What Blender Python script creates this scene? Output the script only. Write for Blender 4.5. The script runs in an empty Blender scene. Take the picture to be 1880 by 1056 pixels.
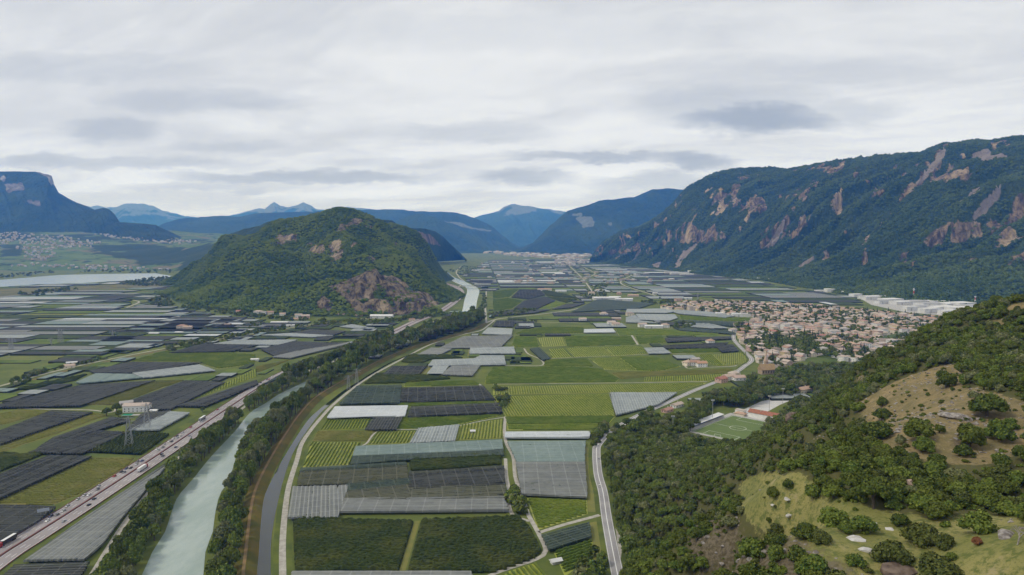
import bpy, math, random
import numpy as np
R = random.Random(7)
NR = np.random.RandomState(11)
SC = bpy.context.scene
COL = SC.collection
FPX, CX, CY, CAMZ = 1254.0, 940.0, 528.0, 220.0
TH = math.atan(88.0 / FPX)
CT, ST = math.cos(TH), math.sin(TH)

# ---------- photograph geometry -> metres (used only to survey where things stand on the ground) ----------
def ray(px, py):
    u, v = (px - CX) / FPX, -(py - CY) / FPX
    return u, CT + v * ST, -ST + v * CT
def gp(px, py, z=0.0):
    a, b, c = ray(px, py)
    t = (z - CAMZ) / c
    return (a * t, b * t, z)
def dp(px, py, Y):
    a, b, c = ray(px, py)
    t = Y / b
    return (a * t, Y, CAMZ + c * t)
def proj(X, Y, Z):
    X, Y, Z = np.asarray(X, float), np.asarray(Y, float), np.asarray(Z, float)
    dz = Z - CAMZ
    f = np.maximum(Y * CT - dz * ST, 1e-3)
    v = (Y * ST + dz * CT) / f
    return CX + FPX * X / f, CY - FPX * v
def pts(s):
    return [tuple(float(c) for c in q.split(',')) for q in s.split()]
def gpoly(s, z=0.0):
    return [gp(x, y, z)[:2] for x, y in pts(s)]

# ---------- noise ----------
def _h(ix, iy, seed):
    n = (ix.astype(np.int64) * 374761393 + iy.astype(np.int64) * 668265263 + seed * 1442695041) & 0x7fffffff
    n = ((n ^ (n >> 13)) * 1274126177) & 0x7fffffff
    return ((n ^ (n >> 16)) & 0xffff) / 65535.0
def vnoise(x, y, seed=0):
    x = np.asarray(x, float); y = np.asarray(y, float)
    x0, y0 = np.floor(x), np.floor(y)
    fx, fy = x - x0, y - y0
    fx = fx * fx * (3 - 2 * fx); fy = fy * fy * (3 - 2 * fy)
    a, b = _h(x0, y0, seed), _h(x0 + 1, y0, seed)
    c, d = _h(x0, y0 + 1, seed), _h(x0 + 1, y0 + 1, seed)
    return (a * (1 - fx) + b * fx) * (1 - fy) + (c * (1 - fx) + d * fx) * fy
def fbm(x, y, seed=0, oct=5, gain=0.5):
    s, a, t = 0.0, 1.0, 0.0
    for o in range(oct):
        s = s + a * vnoise(x * 2.03 ** o + 17.3 * o, y * 2.03 ** o - 9.1 * o, seed + o)
        t += a; a *= gain
    return s / t
def ridged(x, y, seed=0, oct=4):
    s, a, t = 0.0, 1.0, 0.0
    for o in range(oct):
        s = s + a * (1 - np.abs(2 * vnoise(x * 2.1 ** o, y * 2.1 ** o, seed + o) - 1))
        t += a; a *= 0.5
    return s / t
def inside(px, py, poly):
    px = np.asarray(px, float); py = np.asarray(py, float)
    r = np.zeros(px.shape, bool)
    n = len(poly)
    for i in range(n):
        x0, y0 = poly[i]; x1, y1 = poly[(i + 1) % n]
        if y0 == y1: continue
        c = ((y0 > py) != (y1 > py)) & (px < (x1 - x0) * (py - y0) / (y1 - y0) + x0)
        r ^= c
    return r

# ---------- mesh helpers ----------
def mk(name, V, F, mats=(), mi=None, smooth=False, attrs=None):
    """V (n,3); F list of arrays (k,3)/(k,4) or list of tuples"""
    V = np.asarray(V, np.float32).reshape(-1, 3)
    me = bpy.data.meshes.new(name)
    if isinstance(F, np.ndarray): F = [F]
    if len(F) and isinstance(F[0], np.ndarray):
        flat = np.concatenate([f.reshape(-1) for f in F])
        tot = np.concatenate([np.full(len(f), f.shape[1]) for f in F])
    else:
        flat = np.array([i for f in F for i in f]); tot = np.array([len(f) for f in F])
    me.vertices.add(len(V)); me.vertices.foreach_set('co', V.reshape(-1))
    me.loops.add(len(flat)); me.loops.foreach_set('vertex_index', flat.astype(np.int32))
    me.polygons.add(len(tot))
    st = np.zeros(len(tot), np.int32); st[1:] = np.cumsum(tot)[:-1]
    me.polygons.foreach_set('loop_start', st)
    for m in mats: me.materials.append(m)
    if mi is not None: me.polygons.foreach_set('material_index', np.asarray(mi, np.int32))
    me.polygons.foreach_set('use_smooth', np.full(len(tot), bool(smooth)))
    me.update(calc_edges=True)
    if attrs:
        for k, a in attrs.items():
            at = me.attributes.new(k, 'FLOAT', 'POINT')
            at.data.foreach_set('value', np.asarray(a, np.float32).reshape(-1))
    return me
def ob(name, me, parent=None, loc=(0, 0, 0), rot=(0, 0, 0), scale=(1, 1, 1)):
    o = bpy.data.objects.new(name, me); COL.objects.link(o)
    o.location = loc; o.rotation_euler = rot; o.scale = scale
    if parent is not None: o.parent = parent
    return o
def tag(o, label=None, cat=None, group=None, kind=None):
    if label: o['label'] = label
    if cat: o['category'] = cat
    if group: o['group'] = group
    if kind: o['kind'] = kind
    return o
def st(o):
    o['kind'] = 'structure'; return o
class MB:
    def __init__(s): s.v, s.f, s.m = [], [], []
    def add(s, vs, fs, m=0):
        b = len(s.v); s.v += [tuple(p) for p in vs]; s.f += [tuple(i + b for i in f) for f in fs]; s.m += [m] * len(fs)
    def box(s, x0, x1, y0, y1, z0, z1, m=0):
        s.add([(x0, y0, z0), (x1, y0, z0), (x1, y1, z0), (x0, y1, z0), (x0, y0, z1), (x1, y0, z1), (x1, y1, z1), (x0, y1, z1)],
              [(3, 2, 1, 0), (4, 5, 6, 7), (0, 1, 5, 4), (1, 2, 6, 5), (2, 3, 7, 6), (3, 0, 4, 7)], m)
    def bar(s, p, q, r=0.1, m=0, n=4):
        p, q = np.array(p, float), np.array(q, float); d = q - p
        L = np.linalg.norm(d)
        if L < 1e-6: return
        d /= L; a = np.cross(d, (0, 0, 1) if abs(d[2]) < .9 else (1, 0, 0)); a /= np.linalg.norm(a); b = np.cross(d, a)
        vs = []
        for e in (p, q):
            for k in range(n):
                t = 2 * math.pi * k / n + .785
                vs.append(e + r * (math.cos(t) * a + math.sin(t) * b))
        fs = [(k, (k + 1) % n, n + (k + 1) % n, n + k) for k in range(n)] + [tuple(range(n - 1, -1, -1)), tuple(range(n, 2 * n))]
        s.add(vs, fs, m)
    def mesh(s, name, mats, smooth=False): return mk(name, s.v, s.f, mats, s.m, smooth)
    def build(s, name, mats, parent=None, **k): return ob(name, s.mesh(name, mats), parent, **k)

# ---------- materials ----------
class N:
    def __init__(s, m): s.nt = m.node_tree; s.n = s.nt.nodes; s.l = s.nt.links
    def new(s, t, **k):
        n = s.n.new(t)
        for a, b in k.items():
            if a.startswith('i_'):
                key = a[2:]
                key = int(key) if key.isdigit() else key.replace('_', ' ')
                s.put(n.inputs[key], b)
            else: setattr(n, a, b)
        return n
    def put(s, sock, v):
        if hasattr(v, 'is_output') and v.is_output: s.l.new(v, sock)
        elif isinstance(v, bpy.types.Node): s.l.new(v.outputs[0], sock)
        else:
            if sock.type == 'RGBA' and len(v) == 3: v = (*v, 1)
            sock.default_value = v
    def math(s, op, a, b=0.0, c=None, clamp=False):
        n = s.n.new('ShaderNodeMath'); n.operation = op; n.use_clamp = clamp
        s.put(n.inputs[0], a); s.put(n.inputs[1], b)
        if c is not None: s.put(n.inputs[2], c)
        return n.outputs[0]
    def mix(s, f, a, b):
        n = s.n.new('ShaderNodeMix'); n.data_type = 'RGBA'
        s.put(n.inputs[0], f); s.put(n.inputs[6], a); s.put(n.inputs[7], b)
        return n.outputs[2]
    def noise(s, vec, scale, detail=3, rough=.55):
        n = s.n.new('ShaderNodeTexNoise'); n.inputs['Scale'].default_value = scale
        n.inputs['Detail'].default_value = detail; n.inputs['Roughness'].default_value = rough
        if vec is not None: s.put(n.inputs['Vector'], vec)
        return n.outputs[0]
    def ss(s, v, a, b):
        n = s.n.new('ShaderNodeMapRange'); n.interpolation_type = 'SMOOTHSTEP'
        s.put(n.inputs[0], v); n.inputs[1].default_value = a; n.inputs[2].default_value = b
        return n.outputs[0]
    def map(s, vec, scale=(1, 1, 1)):
        n = s.n.new('ShaderNodeMapping'); s.put(n.inputs[0], vec); n.inputs['Scale'].default_value = scale
        return n.outputs[0]
    def pos(s): return s.n.new('ShaderNodeNewGeometry').outputs['Position']
    def obj(s): return s.n.new('ShaderNodeTexCoord').outputs['Object']
    def attr(s, name):
        n = s.n.new('ShaderNodeAttribute'); n.attribute_name = name; return n.outputs['Fac']
    def rnd(s): return s.n.new('ShaderNodeObjectInfo').outputs['Random']
    def bump(s, h, strength=.5, dist=1.0):
        n = s.n.new('ShaderNodeBump'); n.inputs['Strength'].default_value = strength; n.inputs['Distance'].default_value = dist
        s.put(n.inputs['Height'], h); return n.outputs[0]
def mat(name, fn):
    m = bpy.data.materials.new(name); m.use_nodes = True
    g = N(m); b = g.n['Principled BSDF']
    b.inputs['Roughness'].default_value = .9
    b.inputs['Specular IOR Level'].default_value = .15
    fn(g, b); return m
def plain(name, c1, c2=None, scale=.3, rough=.85, detail=4, lo=.35, hi=.65):
    def f(g, b):
        b.inputs['Roughness'].default_value = rough
        if c2 is None: c = (*c1, 1); b.inputs['Base Color'].default_value = c
        else: g.put(b.inputs['Base Color'], g.mix(g.ss(g.noise(g.pos(), scale, detail), lo, hi), c1, c2))
    return mat(name, f)

# ---------- curves / ribbons ----------
def smooth(pl, step=8.0):
    P = [np.array(p[:2], float) for p in pl]
    P = [2 * P[0] - P[1]] + P + [2 * P[-1] - P[-2]]
    out = []
    for i in range(1, len(P) - 2):
        a, b, c, d = P[i - 1:i + 3]
        n = max(2, int(np.linalg.norm(c - b) / step))
        for k in range(n):
            t = k / n
            out.append(.5 * ((2 * b) + (-a + c) * t + (2 * a - 5 * b + 4 * c - d) * t * t + (-a + 3 * b - 3 * c + d) * t ** 3))
    out.append(P[-2]); return np.array(out)
def normals(C):
    T = np.gradient(C, axis=0); T /= np.linalg.norm(T, axis=1)[:, None]
    return T, np.stack([T[:, 1], -T[:, 0]], 1)       # tangent, right-hand normal
def ribbon(name, C, a, b, z, m, w=None):
    """sheet from offset a to offset b (metres to the right of the line C)"""
    T, Nn = normals(C); n = len(C)
    za = np.full(n, z) if np.isscalar(z) else z
    A, B = C + Nn * np.reshape(a, (-1, 1)), C + Nn * np.reshape(b, (-1, 1))
    V = np.concatenate([np.c_[A, za], np.c_[B, za]])
    i = np.arange(n - 1)
    return mk(name, V, np.stack([i, n + i, n + i + 1, i + 1], 1), [m])
def between(name, L, Rr, z, m, n=160):
    def rs(p):
        p = smooth(p, 4.0); d = np.r_[0, np.cumsum(np.linalg.norm(np.diff(p, axis=0), axis=1))]
        t = np.linspace(0, d[-1], n); return np.c_[np.interp(t, d, p[:, 0]), np.interp(t, d, p[:, 1])]
    A, B = rs(L), rs(Rr)
    K = 6
    rows = [np.c_[A * (1 - k / K) + B * k / K, np.full(n, z)] for k in range(K + 1)]
    V = np.concatenate(rows); i = np.arange(n - 1)
    F = np.concatenate([np.stack([k * n + i, (k + 1) * n + i, (k + 1) * n + i + 1, k * n + i + 1], 1) for k in range(K)])
    return mk(name, V, F, [m], smooth=True)
def flat_poly(name, P, z, m):
    V = [(x, y, z) for x, y in P]; a = sum(P[i][0] * P[(i + 1) % len(P)][1] - P[(i + 1) % len(P)][0] * P[i][1] for i in range(len(P)))
    f = tuple(range(len(P))) if a > 0 else tuple(range(len(P) - 1, -1, -1))
    return mk(name, V, [f], [m])
EXCL = []      # ground polygons (world) where the field mosaic must not grow
LINES = []     # (polyline, half width) likewise
# ---------------------------------------------------------------- camera, light, sky, air
cam = bpy.data.cameras.new('camera'); camo = bpy.data.objects.new('camera', cam); COL.objects.link(camo)
camo.location = (0, 0, CAMZ); camo.rotation_euler = (math.pi / 2 - TH, 0, 0)
cam.sensor_fit = 'HORIZONTAL'; cam.sensor_width = 36; cam.lens = 36 * FPX / 1880; cam.clip_start = 1; cam.clip_end = 120000
SC.camera = camo
SC.view_settings.view_transform = 'Standard'; SC.view_settings.look = 'None'
SC.view_settings.exposure = 0.06; SC.view_settings.gamma = 1
try:
    SC.cycles.use_denoising = True; SC.cycles.denoiser = 'OPENIMAGEDENOISE'
    SC.cycles.max_bounces = 5; SC.cycles.diffuse_bounces = 2; SC.cycles.glossy_bounces = 2
    SC.cycles.transparent_max_bounces = 6; SC.cycles.volume_bounces = 1; SC.cycles.transmission_bounces = 2
    SC.cycles.sample_clamp_indirect = 4
except Exception: pass
SUN_EL, SUN_AZ = math.radians(48), math.radians(-104)      # azimuth from +Y towards +X
sun = bpy.data.lights.new('sun', 'SUN'); sun.energy = 1.5; sun.angle = math.radians(10); sun.color = (1, .95, .87)
suno = bpy.data.objects.new('sun', sun); COL.objects.link(suno)
suno.rotation_euler = (math.pi / 2 - SUN_EL, 0, math.pi - SUN_AZ)
HAZE_D = 6.0e-5; HAZE_C = (.07, .29, 1.0); HAZE_S = (.48, .48, .49); HB = (30000, 17000, 1900)
W = bpy.data.worlds.new('World'); SC.world = W; W.use_nodes = True
def make_sky():
    g = N(W); bg = g.n['Background']
    sky = g.new('ShaderNodeTexSky'); sky.sky_type = 'NISHITA'; sky.sun_disc = False
    sky.sun_elevation = SUN_EL; sky.sun_rotation = SUN_AZ
    d = g.n.new('ShaderNodeTexCoord').outputs['Generated']
    sp = g.new('ShaderNodeSeparateXYZ'); g.put(sp.inputs[0], d)
    x, y, z = sp.outputs
    zz = g.math('ADD', g.math('MAXIMUM', z, 0.0), .09)
    cv = g.new('ShaderNodeCombineXYZ')
    g.put(cv.inputs[0], g.math('DIVIDE', x, zz)); g.put(cv.inputs[1], g.math('DIVIDE', y, zz)); cv.inputs[2].default_value = 3.1
    rot = g.new('ShaderNodeVectorRotate', rotation_type='Z_AXIS'); g.put(rot.inputs[0], cv.outputs[0]); rot.inputs['Angle'].default_value = .5
    wv = g.new('ShaderNodeTexNoise'); wv.inputs['Scale'].default_value = .8; wv.inputs['Detail'].default_value = 3; g.put(wv.inputs['Vector'], rot.outputs[0])
    wa = g.new('ShaderNodeVectorMath', operation='MULTIPLY_ADD'); g.put(wa.inputs[0], wv.outputs['Color']); wa.inputs[1].default_value = (1.0, 1.0, 0); g.put(wa.inputs[2], rot.outputs[0])
    q = g.map(wa.outputs[0], (.52, 1.1, 1))
    n1 = g.noise(q, .9, 7, .56)
    n2 = g.noise(q, 2.4, 9, .66)
    n3 = g.noise(rot.outputs[0], .32, 3, .5)
    m = g.math('ADD', g.math('MULTIPLY', n1, .48), g.math('ADD', g.math('MULTIPLY', n2, .3), g.math('MULTIPLY', n3, .22)))
    cl = g.mix(g.ss(m, .41, .58), (.635, .655, .68), (.80, .81, .805))
    cl = g.mix(g.ss(m, .56, .70), cl, (.88, .88, .865))
    # darker cloud bodies, each at its own bearing and height
    yy = g.math('MAXIMUM', y, .05)
    u = g.math('DIVIDE', x, yy); v = g.math('DIVIDE', z, yy)
    wob = g.new('ShaderNodeCombineXYZ'); g.put(wob.inputs[0], g.math('MULTIPLY', u, 1.0)); g.put(wob.inputs[1], g.math('MULTIPLY', v, 3.0))
    w1 = g.math('SUBTRACT', g.noise(wob.outputs[0], 11, 8, .68), .5)
    w2 = g.math('SUBTRACT', g.noise(wob.outputs[0], 5, 5, .6), .5)
    tot = None
    for px, py, rx, ry, s in [(1385, 216, 150, 30, .85), (1330, 190, 190, 45, .38), (1090, 287, 150, 12, .62), (1265, 296, 95, 20, .72), (962, 325, 95, 17, .6),
                              (1200, 335, 110, 18, .45), (205, 240, 95, 22, .45), (560, 326, 260, 15, .62), (250, 300, 240, 14, .42), (70, 297, 150, 14, .45),
                              (380, 185, 190, 22, .35), (120, 125, 260, 26, .25), (1560, 205, 110, 26, .35), (860, 245, 160, 20, .3), (1480, 130, 260, 30, .2), (400, 345, 200, 9, .3), (700, 300, 150, 10, .25), (980, 60, 500, 40, .18), (430, 270, 90, 12, .3)]:
        a, b, c = ray(px, py); u0, v0 = a / b, c / b
        du = g.math('DIVIDE', g.math('SUBTRACT', g.math('ADD', u, g.math('MULTIPLY', w2, .15)), u0), rx / FPX)
        dv = g.math('DIVIDE', g.math('SUBTRACT', g.math('ADD', v, g.math('MULTIPLY', w1, .050)), v0), ry / FPX)
        r2 = g.math('ADD', g.math('MULTIPLY', du, du), g.math('MULTIPLY', dv, dv))
        k = g.math('MULTIPLY', g.ss(r2, 1.5, .0), s)
        tot = k if tot is None else g.math('MAXIMUM', tot, k)
    cl = g.mix(tot, cl, (.31, .37, .47))
    nsk = g.new('ShaderNodeMix', data_type='RGBA', blend_type='MULTIPLY'); nsk.inputs[0].default_value = 1
    g.put(nsk.inputs[6], sky.outputs[0]); nsk.inputs[7].default_value = (.1, .1, .1, 1)
    out = g.mix(.95, nsk.outputs[2], cl)
    # the air below thins the light that comes in low: brighten the far sky by what the haze takes away and gives back
    def inv(k, c): return g.math('DIVIDE', k, g.math('MAXIMUM', g.math('ABSOLUTE', c), 1e-4))
    L = g.math('MINIMUM', inv(HB[1], x), g.math('MINIMUM', inv(HB[2] - 220, z), g.math('MINIMUM', inv(HB[0], y), 60000)))
    so = g.new('ShaderNodeSeparateColor'); g.put(so.inputs[0], out)
    cc = g.new('ShaderNodeCombineColor')
    for k in range(3):
        T = g.math('POWER', math.e, g.math('MULTIPLY', L, -HAZE_D * HAZE_C[k]))
        Wk = g.math('DIVIDE', g.math('SUBTRACT', so.outputs[k], g.math('MULTIPLY', g.math('SUBTRACT', 1.0, T), HAZE_S[k])), T)
        g.put(cc.inputs[k], g.math('MINIMUM', g.math('MAXIMUM', Wk, .05), 4.0))
    out = cc.outputs[0]
    g.put(bg.inputs[0], out); bg.inputs[1].default_value = 1.0
make_sky()
def make_haze():
    m = bpy.data.materials.new('air'); m.use_nodes = True
    nt = m.node_tree; nt.nodes.remove(nt.nodes['Principled BSDF'])
    v = nt.nodes.new('ShaderNodeVolumePrincipled')
    v.inputs['Color'].default_value = (*HAZE_C, 1); v.inputs['Density'].default_value = HAZE_D
    v.inputs['Absorption Color'].default_value = (1, 1, 1, 1); v.inputs['Anisotropy'].default_value = 0
    nt.links.new(v.outputs[0], nt.nodes['Material Output'].inputs['Volume'])
    b = MB(); b.box(-HB[1], HB[1], -2500, HB[0], -5, HB[2])
    o = b.build('haze', [m]); tag(o, 'thin blue summer haze filling the whole valley air', 'haze', kind='stuff')
make_haze()
# ---------------------------------------------------------------- ground
M_GROUND = mat('valley grass', lambda g, b: (
    g.put(b.inputs['Base Color'], g.mix(g.ss(g.noise(g.pos(), .012, 5, .6), .35, .65),
        g.mix(g.noise(g.pos(), .35, 3), (.062, .092, .018), (.115, .145, .032)),
        g.mix(g.noise(g.pos(), .2, 3), (.17, .18, .042), (.11, .142, .030))))))
gb = MB(); gb.add([(-16950, -2450, 0), (16950, -2450, 0), (16950, 29950, 0), (-16950, 29950, 0)], [(0, 1, 2, 3)])
st(gb.build('ground', [M_GROUND]))

def blur(a, n=2):
    for _ in range(n):
        p = np.pad(a, 1, mode='edge'); a = (p[:-2, 1:-1] + p[2:, 1:-1] + p[1:-1, :-2] + p[1:-1, 2:] + 2 * a) / 6
    return a
def tps(P):
    P = np.array(P, float); xy, z = P[:, :2] / 1000, P[:, 2]; n = len(P)
    def U(d2): return np.where(d2 > 1e-12, .5 * d2 * np.log(np.maximum(d2, 1e-12)), 0)
    K = U(((xy[:, None] - xy[None]) ** 2).sum(2)) + np.eye(n) * 1e-4
    Q = np.c_[np.ones(n), xy]
    A = np.zeros((n + 3, n + 3)); A[:n, :n] = K; A[:n, n:] = Q; A[n:, :n] = Q.T
    w = np.linalg.solve(A, np.r_[z, 0, 0, 0])
    def f(X, Y):
        X = np.asarray(X, float); Y = np.asarray(Y, float); s = X.shape
        p = np.c_[X.ravel(), Y.ravel()] / 1000; o = np.empty(len(p))
        for i in range(0, len(p), 20000):
            q = p[i:i + 20000]
            o[i:i + 20000] = U(((q[:, None] - xy[None]) ** 2).sum(2)) @ w[:n] + w[n] + q @ w[n + 1:]
        return o.reshape(s)
    return f
def grid_mesh(name, X, Y, Z, mats, attrs, keep=None):
    ny, nx = X.shape; idx = np.arange(nx * ny).reshape(ny, nx)
    F = np.stack([idx[:-1, :-1], idx[:-1, 1:], idx[1:, 1:], idx[1:, :-1]], -1).reshape(-1, 4)
    if keep is not None: F = F[keep[:-1, :-1].ravel() | keep[1:, 1:].ravel()]
    V = np.c_[X.ravel(), Y.ravel(), Z.ravel()]
    used = np.zeros(len(V), bool); used[F.ravel()] = True
    re = np.cumsum(used) - 1
    return mk(name, V[used], re[F], mats, smooth=True, attrs={k: a.ravel()[used] for k, a in attrs.items()})
class Grid:                          # height lookup
    def __init__(s, x0, y0, d, Z): s.x0, s.y0, s.d, s.Z = x0, y0, d, Z
    def __call__(s, X, Y):
        X = np.asarray(X, float); Y = np.asarray(Y, float)
        gx = np.clip((X - s.x0) / s.d, 0, s.Z.shape[1] - 1.001); gy = np.clip((Y - s.y0) / s.d, 0, s.Z.shape[0] - 1.001)
        i, j = gx.astype(int), gy.astype(int); fx, fy = gx - i, gy - j; Z = s.Z
        return (Z[j, i] * (1 - fx) + Z[j, i + 1] * fx) * (1 - fy) + (Z[j + 1, i] * (1 - fx) + Z[j + 1, i + 1] * fx) * fy
def mask_px(X, Y, Z, polys, jit, freq, seed):
    """1 where the surface lies in one of the outlined patches (outlines given in survey pixels), ragged edges"""
    px, py = proj(X, Y, Z)
    n1 = fbm(X * freq + Z * freq, Y * freq, seed, 4) - .5; n2 = fbm(X * freq - Z * freq * 1.3, Y * freq + 50, seed + 9, 4) - .5
    px = px + n1 * jit; py = py + n2 * jit
    r = np.zeros(px.shape, bool)
    for p in polys: r |= inside(px, py, p)
    return r.astype(float)

def blur(a, n=2):
    for _ in range(n):
        p = np.pad(a, 1, mode='edge'); a = (p[:-2, 1:-1] + p[2:, 1:-1] + p[1:-1, :-2] + p[1:-1, 2:] + 2 * a) / 6
    return a
# rock + woodland floor material for the big slopes; attribute rock: 0 wood, 1 cliff; pale: scree
def hill_mat(name, f1, f2, f3, rock1, rock2, rock3, scale, p1=(.24, .20, .165), p2=(.34, .29, .24)):
    def f(g, b):
        p = g.pos()
        n = g.noise(p, .02 * scale, 5, .62); n2 = g.noise(p, .09 * scale, 3, .6); n3 = g.noise(p, .0045 * scale, 4, .55)
        veg = g.mix(g.ss(n2, .3, .7), f1, f2); veg = g.mix(g.ss(n, .5, .72), veg, f3)
        veg = g.mix(g.ss(n3, .48, .62), veg, f3)
        pv = g.map(p, (1, 1, .22))
        r1 = g.noise(pv, .05 * scale, 6, .65); r2 = g.noise(pv, .012 * scale, 4, .6)
        r3 = g.noise(g.map(p, (1, 1, .12)), .11 * scale, 5, .7)
        rk = g.mix(g.ss(r1, .38, .62), rock1, rock2); rk = g.mix(g.ss(r2, .50, .66), rk, rock3); rk = g.mix(g.math('MULTIPLY', g.ss(r3, .52, .64), .8), rk, rock1)
        e = g.math('ADD', g.math('MULTIPLY', g.math('SUBTRACT', g.noise(p, .030 * scale, 6, .7), .5), 1.5), g.math('MULTIPLY', g.math('SUBTRACT', r3, .5), .9))
        a = g.math('ADD', g.attr('rock'), e)
        col = g.mix(g.ss(a, .50, .60), veg, rk)
        s = g.math('ADD', g.attr('pale'), g.math('MULTIPLY', g.math('SUBTRACT', n, .5), .8))
        col = g.mix(g.ss(s, .45, .6), col, g.mix(n2, p1, p2))
        g.put(b.inputs['Base Color'], col)
        h = g.math('ADD', g.math('MULTIPLY', n2, 3.0), g.math('MULTIPLY', r1, 9.0))
        g.put(b.inputs['Normal'], g.bump(h, .9, 3.0 / scale))
    return mat(name, f)
M_HILL = hill_mat('wooded hill floor', (.040, .066, .016), (.065, .100, .022), (.085, .120, .028), (.050, .042, .034), (.27, .215, .145), (.42, .335, .22), 1.0)
M_MTN = hill_mat('mountain slope', (.030, .054, .014), (.046, .076, .018), (.066, .094, .024), (.070, .054, .036), (.31, .225, .125), (.50, .385, .235), .6)

# ---------------------------------------------------------------- the wooded hill in the middle of the valley
CH = []
def C_(px, py, Y): CH.append(dp(px, py, Y))
def G_(px, py): CH.append(gp(px, py, -2))
for q in [(310, 548), (350, 562), (400, 571), (450, 577), (510, 581), (570, 584), (640, 585), (700, 585), (750, 580), (784, 574), (804, 560), (818, 540), (322, 526), (316, 518)]: G_(*q)
for x, y in [(-235, 2780), (-290, 3150), (-340, 3600), (-1560, 2700), (-1760, 3450), (-1850, 4300), (-1200, 5000), (-620, 4900), (-430, 4250), (-1300, 1900), (-700, 1700), (-200, 1800), (-1850, 3850), (-1660, 3200)]:
    if x > 0: x = -x * .3
    CH.append((x, y, -6))
for q in [(618, 512, 2130), (650, 500, 2160), (700, 496, 2170), (740, 508, 2130), (775, 535, 2060), (794, 556, 2010),          # crest of the front knoll
          (690, 482, 2420), (640, 485, 2400), (600, 496, 2330), (560, 520, 2250), (620, 545, 2035), (690, 545, 2030), (750, 550, 2010),
          (500, 540, 2200), (450, 535, 2300), (400, 540, 2300), (370, 548, 2330),
          (520, 500, 2450), (460, 500, 2500), (410, 505, 2600), (365, 515, 2750), (335, 525, 2900),
          (600, 455, 2720), (560, 460, 2700), (500, 462, 2720), (440, 470, 2800),
          (660, 448, 2700), (700, 455, 2650), (750, 485, 2550), (790, 515, 2450), (810, 528, 2500),
          (335, 497, 3350), (360, 480, 3350), (400, 455, 3350), (450, 431, 3300), (500, 413, 3250), (545, 401, 3200), (590, 392, 3150), (622, 386, 3100), (655, 388, 3080), (690, 403, 3050),
          (720, 430, 3020), (760, 465, 2950), (795, 497, 2850), (818, 522, 2700),
          (520, 425, 3000), (560, 418, 2950), (600, 412, 2900), (650, 420, 2850), (690, 432, 2800)]: C_(*q)
for q in [(745, 468, 3350), (715, 448, 3350), (775, 498, 3150), (700, 432, 3450), (800, 522, 3000), (735, 450, 2880), (775, 487, 2780)]: C_(*q)
for q in [(620, 532, 2250), (660, 522, 2290), (700, 519, 2300), (740, 530, 2270), (775, 556, 2200), (590, 540, 2280)]: C_(*q)
for x, y, z in [(-500, 3600, 250), (-900, 3750, 235), (-1250, 3850, 120)]: CH.append((x, y, z))
fch = tps(CH)
d = 11.0
gx = np.arange(-2100, 60, d); gy = np.arange(1850, 4800, d)
X, Y = np.meshgrid(gx, gy); Z = fch(X, Y)
rel = np.clip(Z / 90, 0, 1)
rel = rel * (1 - .72 * np.clip((Z - 215) / 90, 0, 1))
rel = rel * np.where(X > -560, .75, 1.15)
_nz = (fbm(X / 170, Y / 170, 3, 5) - .5) * 70 + (ridged(X / 270 + Y / 900, Y / 420, 8, 3) - .62) * 125
Z = Z + rel * (_nz - _nz[Z > 10].mean() - np.where(X > -560, 12, 4))
CH_ROCK = [pts(s) for s in ("600,527 625,514 660,508 690,500 730,505 736,520 770,535 794,547 808,566 777,577 720,579 645,569 622,540", "580,563 605,549 609,566 590,573",
    "615,431 625,412 655,401 684,403 686,424 670,424 645,417 630,427", "560,467 570,449 592,446 589,474", "598,459 610,443 627,445 629,479 610,480 602,470",
    "500,441 510,431 547,434 549,447 510,452", "640,450 655,441 660,452 645,456", "668,472 690,470 688,480 670,482", "715,438 740,452 728,452")]
px0, py0 = proj(X, Y, Z)
front = (Y < 2900) | (Z > 190)
rock = mask_px(X, Y, Z, CH_ROCK, 17, .02, 41) * front
thin = fbm(X / 45, Y / 45, 77, 4)
rock = np.where((rock > 0) & (thin > .66), 0.25, rock)
# cliffs: ledges cut into the rock faces
Zc = Z + blur(rock, 1) * 9 * np.sin(Z * .16 + fbm(X / 60, Y / 60, 2) * 5) + rock * ((ridged(X / 26, Y / 60, 5, 3) - .5) * 16)
Zc = np.maximum(Zc, -3.0 - .0 * Zc)
hill_grid = Grid(gx[0], gy[0], d, Zc)
CH_PATCH = []
o = ob('wooded_hill', grid_mesh('wooded_hill', X, Y, Zc, [M_HILL], {'rock': blur(rock, 1), 'pale': np.zeros_like(Z)}, keep=Zc > -2.9)); st(o)
CHX, CHY, CHROCK = X, Y, rock

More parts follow.
